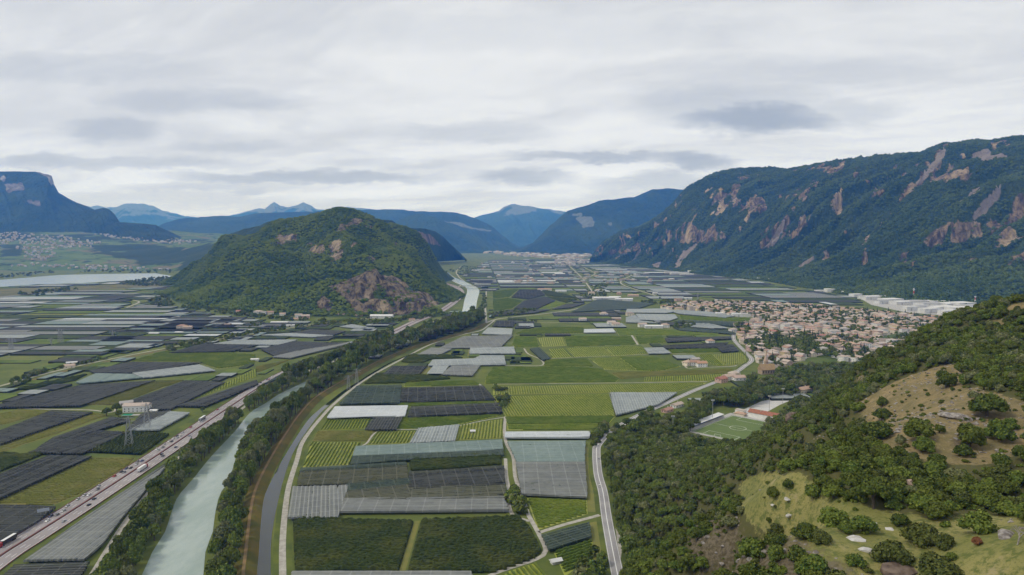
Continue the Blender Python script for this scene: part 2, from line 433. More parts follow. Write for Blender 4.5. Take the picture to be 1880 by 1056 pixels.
# ---------------------------------------------------------------- ridges: a crest line surveyed at a depth, sloping to a foot line
def resample(P, n):
    P = np.array(P, float); dd = np.r_[0, np.cumsum(np.linalg.norm(np.diff(P, axis=0), axis=1))]; t = np.linspace(0, dd[-1], n)
    return np.stack([np.interp(t, dd, P[:, k]) for k in range(P.shape[1])], 1)
def ridge(name, crest, foot, ns, nt, m, prof=lambda t: t, amp=.08, freq=1 / 900., seed=1, rocks=(), scree=(), jit=16, gully=.0, jag=0.0, high=None, back=1.2, crag=False, slant=3.5):
    A = resample([gp(x, y, 0) if len(q) == 2 else dp(x, y, q[2]) for q in foot for x, y in [q[:2]]], ns)
    C = resample([dp(*q) for q in crest], ns)
    s = np.arange(ns)
    C[:, 2] += jag * (fbm(s / 5.0, s * 0 + seed, seed, 4) - .5)
    t = np.linspace(0, 1, nt)
    k = int(nt * .35); tb = np.linspace(1, 1 + back, k + 1)[1:]
    rows = []
    H = C[:, 2]
    for tt in t:
        xy = A[:, :2] * (1 - tt) + C[:, :2] * tt
        z = A[:, 2] + (C[:, 2] - A[:, 2]) * prof(tt)
        rows.append(np.c_[xy, z])
    dirv = C[:, :2] - A[:, :2]
    for tt in tb:
        xy = A[:, :2] + dirv * tt; z = C[:, 2] * (1 - ((tt - 1) / back) ** 1.0 * .75)
        rows.append(np.c_[xy, z])
    V = np.array(rows); nr = len(rows)
    X, Y, Z = V[..., 0], V[..., 1], V[..., 2]
    tt = np.r_[t, tb][:, None] * np.ones(ns)
    env = np.clip(np.sin(np.clip(tt, 0, 1) * math.pi) ** .8, 0, 1)
    env = np.where(tt > 1, np.clip((tt - 1) * 3, 0, 1), env)
    S = s[None] * np.ones((nr, 1)); hm = H.mean()
    nz = (fbm(X * freq, Y * freq, seed, 6, .55) - .5) * 2
    gl = ridged(S / ns * 24 + tt * slant + nz * .6, tt * 1.1 + seed, seed + 5, 4) - .6
    disp = env * hm * (amp * nz + gully * gl)
    Z2 = Z + disp
    dn = dirv / np.linalg.norm(dirv, axis=1)[:, None]
    X2 = X - dn[None, :, 0] * disp * .5; Y2 = Y - dn[None, :, 1] * disp * .5
    vis = tt <= 1.02
    rock = mask_px(X2, Y2, Z2, rocks, jit, freq * 6, seed + 20) * vis if rocks else np.zeros_like(Z2)
    pale = mask_px(X2, Y2, Z2, scree, jit * .5, freq * 6, seed + 30) * vis if scree else np.zeros_like(Z2)
    if high is not None: pale = np.maximum(pale, np.clip((Z2 - high[0]) / (high[1] - high[0]) + (fbm(X / 500, Y / 500, 5) - .5) * 1.6, 0, 1))
    if crag:                                 # small outcrops along the cliff band and gullies
        cr = (fbm(S / 7.0, tt * 16, seed + 40, 4) > .635) & (tt > .22) & (tt < .97) & (fbm(S / 40.0, tt * 3, seed + 44, 3) > .47)
        rock = np.maximum(rock, cr * .8); rock = np.where((rock > 0) & (fbm(S / 4.0, tt * 22, seed + 48, 3) > .60), .1, rock)
    if rocks:                                # stand the cliffs out of the slope
        e = rock * (ridged(S / 3.0, tt * 9, seed + 3, 3) - .45) * hm * .035
        Y2 = Y2 - e; Z2 = Z2 + e * .6
    Z2 = np.maximum(Z2, -3.0)
    idx = np.arange(nr * ns).reshape(nr, ns)
    F = np.stack([idx[:-1, :-1], idx[:-1, 1:], idx[1:, 1:], idx[1:, :-1]], -1).reshape(-1, 4)
    o = ob(name, mk(name, np.c_[X2.ravel(), Y2.ravel(), Z2.ravel()], F, [m], smooth=True, attrs={'rock': blur(rock, 1), 'pale': blur(pale, 1)})); st(o)
    return X2, Y2, Z2, rock, pale, tt

RM_ROCK = [pts(s) for s in ("1312,355 1330,349 1350,350 1357,365 1392,365 1414,371 1410,382 1375,387 1340,391 1318,392 1315,380",
    "1203,433 1227,418 1257,410 1275,413 1290,420 1322,420 1337,432 1302,442 1275,449 1250,444 1220,447", "1108,466 1147,450 1175,443 1183,452 1157,464 1125,474", "1093,464 1106,460 1104,472",
    "1408,427 1445,393 1447,410 1425,447 1398,464 1392,455", "1455,410 1471,393 1480,415 1489,415 1460,437 1425,454 1410,464 1418,450 1450,425",
    "1495,316 1505,300 1527,295 1559,295 1559,305 1530,316 1510,320", "1558,307 1574,309 1562,317", "1730,264 1741,267 1737,290 1719,312 1689,340 1672,357 1642,378 1660,350 1683,325 1710,295",
    "1700,335 1725,320 1722,332 1705,345", "1690,455 1708,432 1742,410 1797,405 1802,442 1767,450 1727,455", "1805,402 1900,398 1900,454 1830,450",
    "1441,383 1497,330 1507,340 1453,390", "1543,430 1570,408 1569,420 1555,432", "1340,330 1365,322 1395,326 1360,333", "1810,308 1836,304 1834,312 1815,315", "1605,372 1622,362 1615,373",
    "1590,325 1625,350 1615,372 1600,360", "1650,470 1672,462 1668,490 1655,488", "1230,375 1250,362 1252,372", "1810,515 1838,512 1830,524")]
RM_SCREE = [pts(s) for s in ("1275,445 1281,450 1264,470 1247,492 1236,492 1250,465", "1412,440 1440,402 1443,410 1420,448 1400,462", "1780,288 1810,270 1822,285 1849,281 1845,289 1810,295",
    "1770,402 1835,346 1848,338 1859,352 1832,372 1800,402", "1753,378 1790,346 1809,339 1780,364", "1460,492 1530,449 1533,453 1468,494", "1175,460 1182,452 1165,478 1150,486", "1880,310 1840,330 1860,315",
    "1190,490 1215,480 1210,492", "1483,415 1497,370 1501,362 1490,400", "1734,268 1737,285 1700,330 1650,372 1690,325")]
def rprof(t): return .55 * t ** 1.5 + .30 * (1 / (1 + math.exp(-(t - .45) * 14))) + .15 * t if 0 < t < 1 else float(t > 0)
_p0, _p1 = rprof(1e-9), rprof(1 - 1e-9)
RMT = ridge('rocky_mountain',
    [(1086, 484, 7600), (1095, 460, 7500), (1110, 444, 7400), (1140, 424, 7200), (1175, 416, 7000), (1192, 408, 6900), (1210, 396, 6800), (1235, 374, 6700), (1250, 356, 6600), (1267, 340, 6500), (1310, 318, 6300), (1345, 310, 6100),
     (1380, 308, 5950), (1410, 307, 5800), (1447, 311, 5650), (1497, 301, 5450), (1550, 293, 5250), (1610, 286, 5050), (1692, 280, 4800), (1732, 263, 4650), (1772, 259, 4550), (1820, 258, 4450), (1880, 250, 4300), (1990, 240, 4150), (2150, 250, 4000), (2350, 280, 3800)],
    [(1082, 484), (1130, 487), (1200, 493), (1300, 505), (1400, 515), (1500, 533), (1600, 549), (1700, 559), (1800, 566), (1880, 572), (2050, 585), (2250, 600)],
    520, 120, M_MTN, prof=lambda t: min(1, max(0, (rprof(t) - _p0) / (_p1 - _p0))), amp=.07, freq=1 / 700., seed=3, rocks=RM_ROCK, scree=RM_SCREE, gully=.38, jag=16, jit=26, crag=True, slant=-6.5)

M_FAR = hill_mat('far mountain', (.020, .040, .018), (.032, .055, .020), (.050, .080, .028), (.16, .14, .13), (.34, .31, .29), (.42, .40, .38), .12, (.12, .15, .11), (.25, .27, .27))
def far(name, crest, base_y, Y, dfront, **k):
    c = [(x, y, Y) for x, y in crest]
    f = [(x, base_y, Y - dfront) for x, y in crest]
    a = dict(amp=.10, freq=1 / 1800., seed=len(crest) + int(Y) % 97, gully=.14, jag=25); a.update(k)
    return ridge(name, c, f, 220, 44, M_FAR, **a)
P_ = lambda s: pts(s)
far('mountain', P_("930,470 950,461 977,447 1000,424 1015,410 1042,387 1067,380 1100,369 1135,365 1165,361 1180,355 1197,348 1222,346 1257,348 1330,350 1420,330"), 468, 11500, 1800,
    scree=[P_("1050,391 1070,389 1072,396 1052,396"), P_("1057,400 1085,396 1092,414 1068,418"), P_("1115,408 1125,408 1124,413 1116,413")], jit=14)
far('snowy_mountain', P_("820,430 870,400 893,393 915,387 925,380 940,374 965,378 990,382 1017,386 1050,390 1100,400 1160,410"), 462, 23000, 5000, jag=60, high=(850, 1350))
far('forested_ridge', P_("560,392 597,386 635,384 672,385 735,385 765,388 802,389 837,390 852,394 870,400 885,406 902,415 920,430 940,446 960,458"), 465, 15000, 3500, scree=[P_("810,404 850,410 870,418 905,422 900,427 850,418")], jit=14)
far('spur_ridge', P_("640,415 680,410 720,408 765,392 790,396 820,408 850,425 880,440 905,452 930,464"), 466, 12500, 1500, seed=61)
far('mesa_mountain', P_("-220,335 -120,322 -40,316 0,315 50,315 70,316 95,322 97,332 101,342 108,354 125,364 140,372 160,379 175,386 200,410 225,432"), 440, 9500, 1900,
    rocks=[P_("60,315 95,320 104,345 96,342 88,330"), P_("0,328 12,326 10,334 0,335"), P_("5,340 40,338 50,346 10,352"), P_("50,370 78,374 76,378 52,374")], jit=12, jag=10, amp=.07, gully=.10)
far('rounded_mountain', P_("60,410 100,400 140,392 175,385 190,382 200,384 210,393 220,408 232,421 250,432 290,440"), 442, 8600, 1100, seed=8, jag=8, amp=.06)
far('low_ridge', P_("180,420 215,408 240,409 265,411 285,413 300,420 322,430 345,440 370,447"), 446, 8000, 900, seed=15, jag=6, amp=.06)
far('pale_range', P_("60,392 120,380 150,375 165,379 180,377 195,381 215,379 230,375 245,373 262,375 280,378 300,387 330,394 350,398 420,405"), 425, 27000, 5000, jag=90, high=(700, 1500), seed=23)
far('twin_peak_range', P_("400,400 440,392 460,386 475,382 486,384 495,376 503,371 515,378 528,381 545,377 557,371 568,376 582,384 600,386 640,380 680,384 720,392"), 425, 26000, 5000, jag=50, high=(800, 1550), seed=31)
far('blue_ridge', P_("280,420 305,409 330,402 350,400 380,398 410,396 440,398 470,392 520,390 560,389 600,388 640,395 680,410"), 445, 14000, 3000, seed=44)
M_MIDH = hill_mat('cliffed hill', (.022, .042, .016), (.036, .062, .018), (.050, .080, .022), (.10, .08, .07), (.28, .20, .16), (.36, .26, .2), .35)
ridge('cliffed_ridge', [(640, 400, 5000), (680, 402, 5200), (720, 405, 5500), (735, 415, 5700), (757, 419, 5900), (780, 420, 6100), (800, 425, 6300), (815, 436, 6450), (825, 446, 6550), (834, 454, 6650), (848, 468, 6850), (856, 476, 7000)],
      [(640, 500, 4300), (700, 495, 4700), (760, 485, 5500), (800, 481, 6200), (830, 479, 6700), (858, 477, 7000)], 160, 50, M_MIDH, amp=.08, freq=1 / 500., seed=52, jit=10,
      rocks=[P_("690,412 720,410 745,422 750,440 770,455 755,456 725,438 700,428"), P_("745,424 790,430 800,440 812,452 790,448 760,440")], gully=.1, jag=10)
ridge('knobby_ridge', [(420, 430, 4700), (450, 420, 4650), (477, 414, 4600), (490, 407, 4600), (502, 404, 4600), (520, 408, 4600), (528, 402, 4600), (540, 399, 4600), (552, 403, 4600), (565, 408, 4600), (600, 420, 4600)],
      [(400, 480, 4000), (600, 470, 4000)], 90, 30, M_MIDH, amp=.07, freq=1 / 400., seed=57, jag=8, rocks=[P_("530,404 541,404 541,412 530,413")], jit=6)

# ---------------------------------------------------------------- green terrace beyond the lake
TB = []
for q in [(-200, 500, 4700), (0, 499, 4650), (100, 497, 4680), (200, 497, 4700), (300, 497, 4720)]: TB.append(gp(q[0], q[1], -1))
for q in [(-200, 470, 5300), (0, 470, 5400), (100, 475, 5300), (200, 480, 5200), (270, 484, 5100), (-200, 440, 6500), (0, 446, 6300), (100, 448, 6200), (180, 452, 6200), (260, 455, 6300), (0, 428, 7300), (100, 431, 7300), (200, 434, 7300), (300, 440, 7400), (360, 443, 7400),
          (330, 470, 5600), (380, 455, 5700), (420, 443, 5900), (340, 485, 5000), (400, 470, 5100), (440, 440, 6100), (480, 445, 6300)]: TB.append(dp(*q))
TB += [(-2700, 4100, -30), (-3800, 4100, -30), (-5000, 4200, -30), (-1900, 4300, -20), (-1500, 4400, -10), (-6500, 9000, 330), (-2500, 9000, 260), (-6500, 7000, 200)]
ftb = tps(TB)
gx = np.arange(-6500, -1300, 32.0); gy = np.arange(4150, 9000, 32.0)
X, Y = np.meshgrid(gx, gy); Z = ftb(X, Y)
rel = np.clip(Z / 60, 0, 1)
Z = Z + rel * (fbm(X / 380, Y / 380, 14, 5) - .5) * 46
Z = np.maximum(Z, -3.0); terrace_grid = Grid(gx[0], gy[0], 32.0, Z)
px, py = proj(X, Y, Z)
wood = mask_px(X, Y, Z, [P_("230,470 330,455 420,438 500,440 500,500 320,500 330,480 260,488"), P_("150,450 240,448 330,452 310,470 180,466"), P_("0,452 40,450 36,470 0,468"), P_("-300,420 380,436 380,444 -300,432")], 26, .004, 66)
def terr(g, b):
    p = g.pos(); vo = g.new('ShaderNodeTexVoronoi', feature='F1'); g.put(vo.inputs['Vector'], g.map(p, (.007, .011, .005))); vo.inputs['Scale'].default_value = 1
    sp = g.new('ShaderNodeSeparateColor'); g.put(sp.inputs[0], vo.outputs['Color'])
    c = g.mix(sp.outputs[0], (.075, .125, .036), (.125, .175, .050)); c = g.mix(g.ss(sp.outputs[1], .78, .85), c, (.15, .14, .08))
    c = g.mix(g.ss(g.noise(p, .012, 5, .6), .56, .62), c, (.026, .046, .018))
    c = g.mix(g.ss(g.math('ADD', g.attr('wood'), g.math('SUBTRACT', g.noise(p, .01, 5, .6), .5)), .45, .55), c, g.mix(g.noise(p, .05, 3), (.018, .034, .014), (.04, .062, .02)))
    g.put(b.inputs['Base Color'], c)
M_TERR = mat('terrace vineyards', terr)
st(ob('terrace_hills', grid_mesh('terrace_hills', X, Y, Z, [M_TERR], {'wood': wood}, keep=Z > -2.9)))

# ---------------------------------------------------------------- hillside at the right, close to the viewpoint
HB = []
for q in [(1180, 1056), (1165, 980), (1150, 900), (1135, 830), (1170, 790), (1230, 772), (1300, 810), (1380, 800), (1440, 765), (1475, 728)]: HB.append(gp(q[0], q[1], 0 if q[0] < 1240 else 2))
for x, y in [(95, 350), (60, 200), (20, 100), (-20, 0), (560, 1100), (450, 1000), (750, 1050), (950, 950), (480, 820), (640, 820), (800, 760), (1000, 700)]: HB.append((x, y, 0))
for q in [(1300, 905, 430), (1250, 905, 480), (1260, 860, 540), (1330, 850, 560), (1400, 828, 500), (1450, 793, 480), (1370, 875, 400), (1490, 757, 500), (1540, 715, 520), (1600, 662, 520), (1680, 625, 500), (1750, 592, 470), (1880, 556, 430), (1960, 540, 420), (2100, 530, 400),
          (1500, 780, 380), (1560, 760, 370), (1600, 720, 420), (1650, 770, 262), (1700, 820, 232), (1750, 720, 320), (1800, 660, 370), (1700, 660, 400), (1870, 700, 300), (1850, 800, 235), (1820, 610, 420),
          (1450, 860, 270), (1520, 845, 260), (1600, 870, 208), (1700, 890, 195), (1850, 900, 185), (1440, 895, 235), (1500, 920, 192), (1400, 935, 212), (1600, 960, 172), (1700, 1000, 152), (1850, 1040, 132), (1880, 960, 158), (1550, 1040, 145), (1450, 1000, 180),
          (1340, 950, 242), (1285, 985, 270), (1235, 1045, 300), (1300, 1050, 225), (1370, 1040, 178), (1500, 1120, 118), (1700, 1150, 105), (1900, 1120, 112), (1350, 1150, 150), (1240, 1200, 200)]: HB.append(dp(*q))
for x, y, z in [(150, 20, 150), (260, 60, 160), (350, 200, 165), (420, 300, 168), (120, 60, 120), (30, 50, 15), (80, 110, 60), (520, 420, 150), (650, 500, 90), (480, 560, 70), (600, 620, 30), (420, 600, 50), (330, 640, 25)]: HB.append((x, y, z))
fhb = tps(HB)
dh = 2.5
gx = np.arange(-30, 760, dh); gy = np.arange(20, 900, dh)
X, Y = np.meshgrid(gx, gy); Z = fhb(X, Y)
rel = np.clip(Z / 25, 0, 1)
near = np.clip(1 - np.hypot(X, Y) / 110, 0, 1)
Z = Z + rel * ((fbm(X / 60, Y / 60, 21, 5) - .5) * 13 + (fbm(X / 17, Y / 17, 25, 2) - .5) * 2.2)
cl = mask_px(X, Y, Z, [P_("1255,1056 1262,985 1300,950 1350,935 1385,955 1400,1000 1430,1056")], 40, .03, 5)
Z = Z + cl * (ridged(X / 16, Y / 16, 31, 4) - .5) * 9
pit = mask_px(X, Y, Z, [P_("1275,790 1345,758 1410,770 1450,725 1480,728 1420,775 1380,815 1290,805")], 0, .1, 1)
Z = np.where((X > 130) & (Y > 640) & (Z < 14), np.minimum(Z, -1), Z)
Z = np.maximum(Z, -2.5)
hillside_grid = Grid(gx[0], gy[0], dh, Z)
HPX, HPY = proj(X, Y, Z)
DRY = [P_("1570,745 1630,708 1700,684 1745,668 1775,715 1810,728 1900,745 1900,815 1810,856 1735,860 1680,846 1615,822 1585,785"), P_("1790,592 1850,585 1880,590 1840,602"), P_("1840,560 1900,552 1900,572 1850,572"), P_("1480,795 1530,800 1520,815 1485,812"), P_("1560,690 1590,688 1580,706")]
MEAD = [P_("1345,895 1400,873 1470,866 1492,880 1510,905 1590,930 1700,945 1790,938 1900,955 1900,1100 1560,1100 1500,1030 1420,1000 1372,960")]
ROCKY = [P_("1255,1080 1262,985 1300,950 1350,935 1385,955 1400,1000 1440,1080"), P_("1390,960 1470,985 1560,1030 1650,1080 1400,1080"), P_("1640,790 1670,780 1665,815 1645,815"), P_("1730,800 1780,790 1790,840 1740,838"), P_("1770,765 1850,778 1840,792 1775,785"), P_("1840,600 1880,600 1880,625 1845,620")]
dry = mask_px(X, Y, Z, DRY, 34, .02, 71); mead = mask_px(X, Y, Z, MEAD, 30, .02, 73); rocky = mask_px(X, Y, Z, ROCKY, 40, .02, 75)
def hs(g, b):
    p = g.pos(); n1 = g.noise(p, .12, 5, .62); n2 = g.noise(p, .9, 4, .6); n3 = g.noise(p, .03, 4, .55)
    wood = g.mix(n1, (.075, .082, .026), (.120, .108, .042))
    d_ = g.mix(g.ss(n1, .35, .65), (.285, .215, .105), (.185, .155, .070)); d_ = g.mix(g.ss(n2, .6, .72), d_, (.37, .31, .22)); d_ = g.mix(g.math('MULTIPLY', g.ss(g.noise(p, .35, 6, .7), .50, .64), .75), d_, (.15, .125, .055)); d_ = g.mix(g.math('MULTIPLY', g.ss(g.noise(p, 1.4, 4, .7), .54, .66), .6), d_, (.13, .10, .05))
    me = g.mix(g.ss(n3, .4, .6), (.205, .205, .062), (.29, .26, .095)); me = g.mix(g.ss(g.noise(p, .45, 5, .7), .46, .62), me, (.125, .145, .040)); me = g.mix(g.math('MULTIPLY', g.ss(g.noise(p, 1.6, 4, .7), .52, .66), .6), me, (.10, .12, .03))
    me = g.mix(g.ss(n1, .62, .72), me, (.33, .28, .14))
    rk = g.mix(g.ss(n2, .35, .65), (.085, .065, .042), (.20, .16, .12)); rk = g.mix(g.ss(n1, .55, .65), rk, (.10, .095, .032))
    def w(k, a=.45, b_=.55): return g.ss(g.math('ADD', g.attr(k), g.math('MULTIPLY', g.math('SUBTRACT', g.noise(p, .25, 4, .65), .5), .9)), a, b_)
    c = g.mix(w('dry'), wood, d_); c = g.mix(w('mead'), c, me); c = g.mix(g.math('MULTIPLY', w('rocky', .55, .78), .75), c, rk)
    g.put(b.inputs['Base Color'], c)
    g.put(b.inputs['Normal'], g.bump(g.math('ADD', n2, g.noise(p, 3.0, 3)), .6, .5))
M_HS = mat('dry hillside', hs)
st(ob('hillside', grid_mesh('hillside', X, Y, Z, [M_HS], {'dry': blur(dry, 5), 'mead': blur(mead, 5), 'rocky': blur(rocky, 6)}, keep=Z > -2)))
HSX, HSY, HSZ = X, Y, Z
# ---------------------------------------------------------------- water
def water(name, deep, edge, rough, bs):
    def f(g, b):
        p = g.pos(); n = g.noise(g.map(p, (1, .35, 1)), .05, 6, .66)
        g.put(b.inputs['Base Color'], g.mix(g.ss(n, .3, .7), deep, edge))
        b.inputs['Roughness'].default_value = rough; b.inputs['Specular IOR Level'].default_value = .5
        g.put(b.inputs['Normal'], g.bump(g.noise(p, .45, 4, .6), bs, .35))
    return mat(name, f)
M_RIVER = water('glacial river water', (.25, .325, .285), (.345, .41, .375), .14, .16)
M_CANAL = water('still canal water', (.012, .018, .014), (.02, .026, .018), .03, .02)
M_LAKE = water('lake water', (.30, .38, .44), (.38, .45, .50), .25, .1)
RIV_L = gpoly("215,1160 240,1100 266,1044 284,1005 302,979 318,931 330,907 354,880 387,839 432,791 459,758 488,740 512,724 545,708 575,694 625,668 680,643 740,620 800,598 838,580 848,572 853,550 857,538 857,530 850,525 836,519 820,510 815,503 806,498", .15)
RIV_R = gpoly("362,1160 368,1100 374,1050 378,1009 390,979 395,943 404,907 421,880 439,821 452,800 474,783 495,763 537,738 562,718 585,702 630,675 688,650 746,627 806,605 862,586 872,575 876,552 880,535 876,528 866,523 848,515 834,509 826,503 815,497", .15)
st(ob('river', between('river', RIV_L, RIV_R, .15, M_RIVER, 260)))
CAN_L = gpoly("455,1140 462,1056 468,994 474,949 487,907 510,860 540,809 566,771 586,752 605,737 630,718 655,702 685,683 720,664 760,648")
CAN_R = gpoly("497,1140 497,1056 499,985 511,919 527,860 544,821 570,782 589,758 607,742 633,721 658,704 687,685 721.5,665 761,648.6")
st(ob('canal', between('canal', CAN_L, CAN_R, .12, M_CANAL, 200)))
LAKE = gpoly("-420,530 -300,522 -150,518 0,514 60,509 110,505 200,503 285,502 318,507 300,512 240,515 150,520 60,523 0,527 -100,532 -250,545 -400,550")
st(ob('lake', flat_poly('lake', LAKE, .2, M_LAKE)))
EXCL.append(RIV_L + RIV_R[::-1]); EXCL.append(LAKE); EXCL.append(gpoly("-420,550 0,530 120,527 250,520 325,510 325,524 240,530 150,533 0,545 -400,570"))
st(ob('reed_meadow', flat_poly('reed_meadow', EXCL[-1], .05, plain('reeds', (.10, .105, .04), (.16, .15, .06), .012))))

# ---------------------------------------------------------------- roads, tracks, dykes
M_ASPH = plain('pale motorway asphalt', (.27, .245, .245), (.34, .31, .31), .02, .9, 5)
M_ROAD = plain('grey road asphalt', (.27, .26, .265), (.34, .33, .33), .05, .9, 5)
M_WHITE = plain('road paint', (.75, .75, .74))
M_GRAV = plain('white gravel', (.33, .31, .265), (.45, .425, .38), .25, .95, 5)
M_TRACK = plain('dirt track', (.27, .175, .085), (.20, .15, .07), .1, .95, 5)
M_DYKE = plain('dry dyke grass', (.135, .105, .026), (.085, .088, .022), .05, .95, 6)
M_VERGE = plain('verge grass', (.125, .150, .032), (.075, .100, .024), .045, .95, 6)
M_RAIL = plain('rusted guard rail', (.16, .075, .06), (.21, .10, .08), .3, .8)
M_CONC = plain('concrete', (.45, .44, .42), (.36, .35, .34), .3)
HW = smooth([gp(x, y, 0)[:2] for x, y in pts("-150,1135 -80,1082 0,1023 60,985 167,917 277,845 355,793 434,740 470,716 520,688 570,665 645,641 710,616 760,592 802,575 827,560 842,547 847,539 843,531 832,525 815,520")], 6)
T_, N_ = normals(HW)
st(ob('motorway_verge', ribbon('verge', HW, -25, 27, .04, M_VERGE)))
st(ob('motorway', ribbon('motorway', HW, -12, 12.5, .5, M_ASPH)))
def dashes(name, C, offs, z, w, on, off, m):
    d = np.r_[0, np.cumsum(np.linalg.norm(np.diff(C, axis=0), axis=1))]; _, Nn = normals(C); b = MB()
    def at(t, o):
        i = min(len(C) - 2, max(0, int(np.searchsorted(d, t)) - 1)); f = (t - d[i]) / max(1e-6, d[i + 1] - d[i])
        return (C[i] + (C[i + 1] - C[i]) * f) + Nn[i] * o
    for o in offs:
        t = 0
        while t + on < d[-1]:
            p, q = at(t, o - w), at(t, o + w); r, s_ = at(t + on, o + w), at(t + on, o - w)
            b.add([(*p, z), (*q, z), (*r, z), (*s_, z)], [(0, 1, 2, 3)]); t += on + off
    return b.build(name, [m])
st(dashes('lane_marking', HW[:430], (-4.6, -8.2, 5.0, 8.7), .53, .16, 6, 9, M_WHITE))
eb = MB()
for i, o in enumerate((-11.2, 11.7, -1.3, 1.5)): st(ob('edge_line', ribbon('edge_line', HW, o - .14, o + .14, .525, M_WHITE)))
def rail(C, o, label, h=1.0, w=.25, m=M_RAIL):
    T, Nn = normals(C); n = len(C); A, B = C + Nn * (o - w), C + Nn * (o + w)
    V = np.concatenate([np.c_[A, np.full(n, .45)], np.c_[A, np.full(n, h)], np.c_[B, np.full(n, h)], np.c_[B, np.full(n, .45)]])
    i = np.arange(n - 1); F = np.concatenate([np.stack([k * n + i, k * n + i + 1, (k + 1) * n + i + 1, (k + 1) * n + i], 1) for k in range(3)])
    tag(ob('guard_rail', mk('guard_rail', V, F, [m])), label, 'guard rail', 'guard rails along the motorway')
rail(HW, 0, 'rust red guard rail along the middle of the motorway', 1.5, .45)
rail(HW, -12.3, 'rust red guard rail on the field side of the motorway')
rail(HW, 12.9, 'rust red guard rail on the river side of the motorway')
LINES.append((HW, 26))
def road(name, s, w, m, z=.10, verge=0, step=6, line=True):
    C = smooth([gp(x, y, 0)[:2] for x, y in pts(s)], step)
    o = ob(name, ribbon(name, C, -w / 2, w / 2, z, m)); st(o)
    if verge: st(ob('verge', ribbon('verge', C, -w / 2 - verge, w / 2 + verge, z - .05, M_VERGE)))
    if line: LINES.append((C, w / 2 + 3 + verge))
    return C
CYC = road('cycle_path', "90,1160 130,1104 171,1052 200,1005 233,955 266,913 320,851 350,821 400,785 449,747 480,726 530,698 583,675 622,660 645,648 710,622 765,605 802,589 838,584", 4.2, M_GRAV, .12)
RAILW = road('railway', "-120,742 0,709 100,682 200,660 300,640.5 375,627 470,612 527,603 600,592 680,584", 7, plain('pale track bed', (.30, .29, .22), (.38, .37, .28), .05), .14, 5)
st(ob('dirt_strip', ribbon('dirt_strip', RAILW, 12, 19, .11, plain('red brown soil', (.20, .125, .065), (.15, .12, .05), .03))))
DYKE = smooth([gp(x, y, 0)[:2] for x, y in pts("450,1140 451,1056 454,1030 465,934 478,890 504,839 528,800 552,765 583,732 625,706 660,686 700,664 757,640 820,621 870,606 892,595")], 6)
def bank(name, C, prof, m):
    T, Nn = normals(C); n = len(C); V = np.concatenate([np.c_[C + Nn * o, np.full(n, z) + (.25 * (fbm(C[:, 0] / 4, C[:, 1] / 4 + o, 3, 3) - .5) if 0 < k < len(prof) - 1 else 0)] for k, (o, z) in enumerate(prof)])
    i = np.arange(n - 1); return mk(name, V, np.concatenate([np.stack([k * n + i, (k + 1) * n + i, (k + 1) * n + i + 1, k * n + i + 1], 1) for k in range(len(prof) - 1)]), [m], smooth=True)
st(ob('dyke', bank('dyke', DYKE, [(-9, -.1), (-6, 1.6), (-3.2, 2.8), (0, 3.0), (2.5, 2.7), (5.5, .9), (7.5, -.1)], M_DYKE))); st(ob('dyke_track', ribbon('dyke_track', DYKE, -2.4, -.2, 3.22, M_TRACK))); LINES.append((DYKE, 10))
CANALP = road('canal_path', "519,1140 519,1056 519,994 524,934 531,890 545,845 554,815 572,788 592,764 613,742 652,710 687,687 737,660 792,632 847,615 882,607 897,597 908,588", 4.6, M_GRAV, .12, 4)
PATHA = road('farm_track', "890,1062 906,1054 939,1042 984,1027 1002,1011 987,976 969,943 957,907 946,875 942,839 930,815 926,791 928,765", 3.6, M_GRAV, .12)
road('farm_track', "928,842 930,875 936,910 934,925 942,946 972,957", 3.4, M_GRAV, .13)
road('farm_track', "990,978 1034,964 1101,946", 4, M_GRAV, .12)
road('farm_track', "928,766 890,772 839,782 764,788.5 697,791 672,815 655,822", 2.2, M_GRAV, .11)
road('farm_track', "922,757 900,727 882,707 862,699", 3, M_GRAV, .11)
road('farm_track', "905,705.5 1000,704.5 1150,703 1298,700.5", 2.2, M_GRAV, .11)
road('farm_track', "962,640 970,650 992,660 994,671 940,671 890,671", 3, M_GRAV, .11)
road('farm_track', "997,659 1080,655 1150,652 1260,649", 2, M_GRAV, .11)
road('farm_track', "1160,616 1171,633", 4, M_GRAV, .12); road('farm_track', "1252,664 1262,676 1280,675 1340,673 1352,671", 3, M_GRAV, .11)
road('farm_track', "905,591 940,591 1010,592 1062,592.5", 4, M_GRAV, .12); road('farm_track', "1170,599 1220,602 1300,605 1350,607", 4, M_GRAV, .12)
road('farm_track', "30,750 105,752 165,753 205,757 215,748", 3, M_GRAV, .12)
road('farm_track', "885,597 905,588 935,583 1000,576 1055,568 1085,560 1096,552 1094,545 1085,532 1070,512 1055,497 1042,486", 7, M_GRAV, .12)
road('farm_track', "1068,516 1092,503 1086,498 1072,491", 6, M_GRAV, .12); road('farm_track', "1203,543 1140,520 1160,505", 6, M_GRAV, .12)
road('farm_track', "840,528 852,518 842,508 838,498 846,490", 7, M_GRAV, .12); road('farm_track', "893,592 891,560 893,535", 5, M_GRAV, .12)
road('farm_track', "232,565 255,555 245,551", 6, M_GRAV, .12)
RD = road('valley_road', "1160,1180 1147,1110 1134,1056 1115,958 1107,904 1098,870 1095,830 1099,815 1121,793 1150,775 1185,757 1228,738 1275,717 1320,699 1350,684 1366,673 1380,661 1370,648 1356,634 1347,622 1350,610 1365,600", 8.5, M_ROAD, .16, 4)
st(ob('centre_line', ribbon('centre_line', RD, -.3, .3, .20, M_WHITE))); st(ob('road_edge_line', ribbon('edge', RD, -3.9, -3.6, .20, M_WHITE))); st(ob('road_edge_line', ribbon('edge', RD, 3.6, 3.9, .20, M_WHITE)))
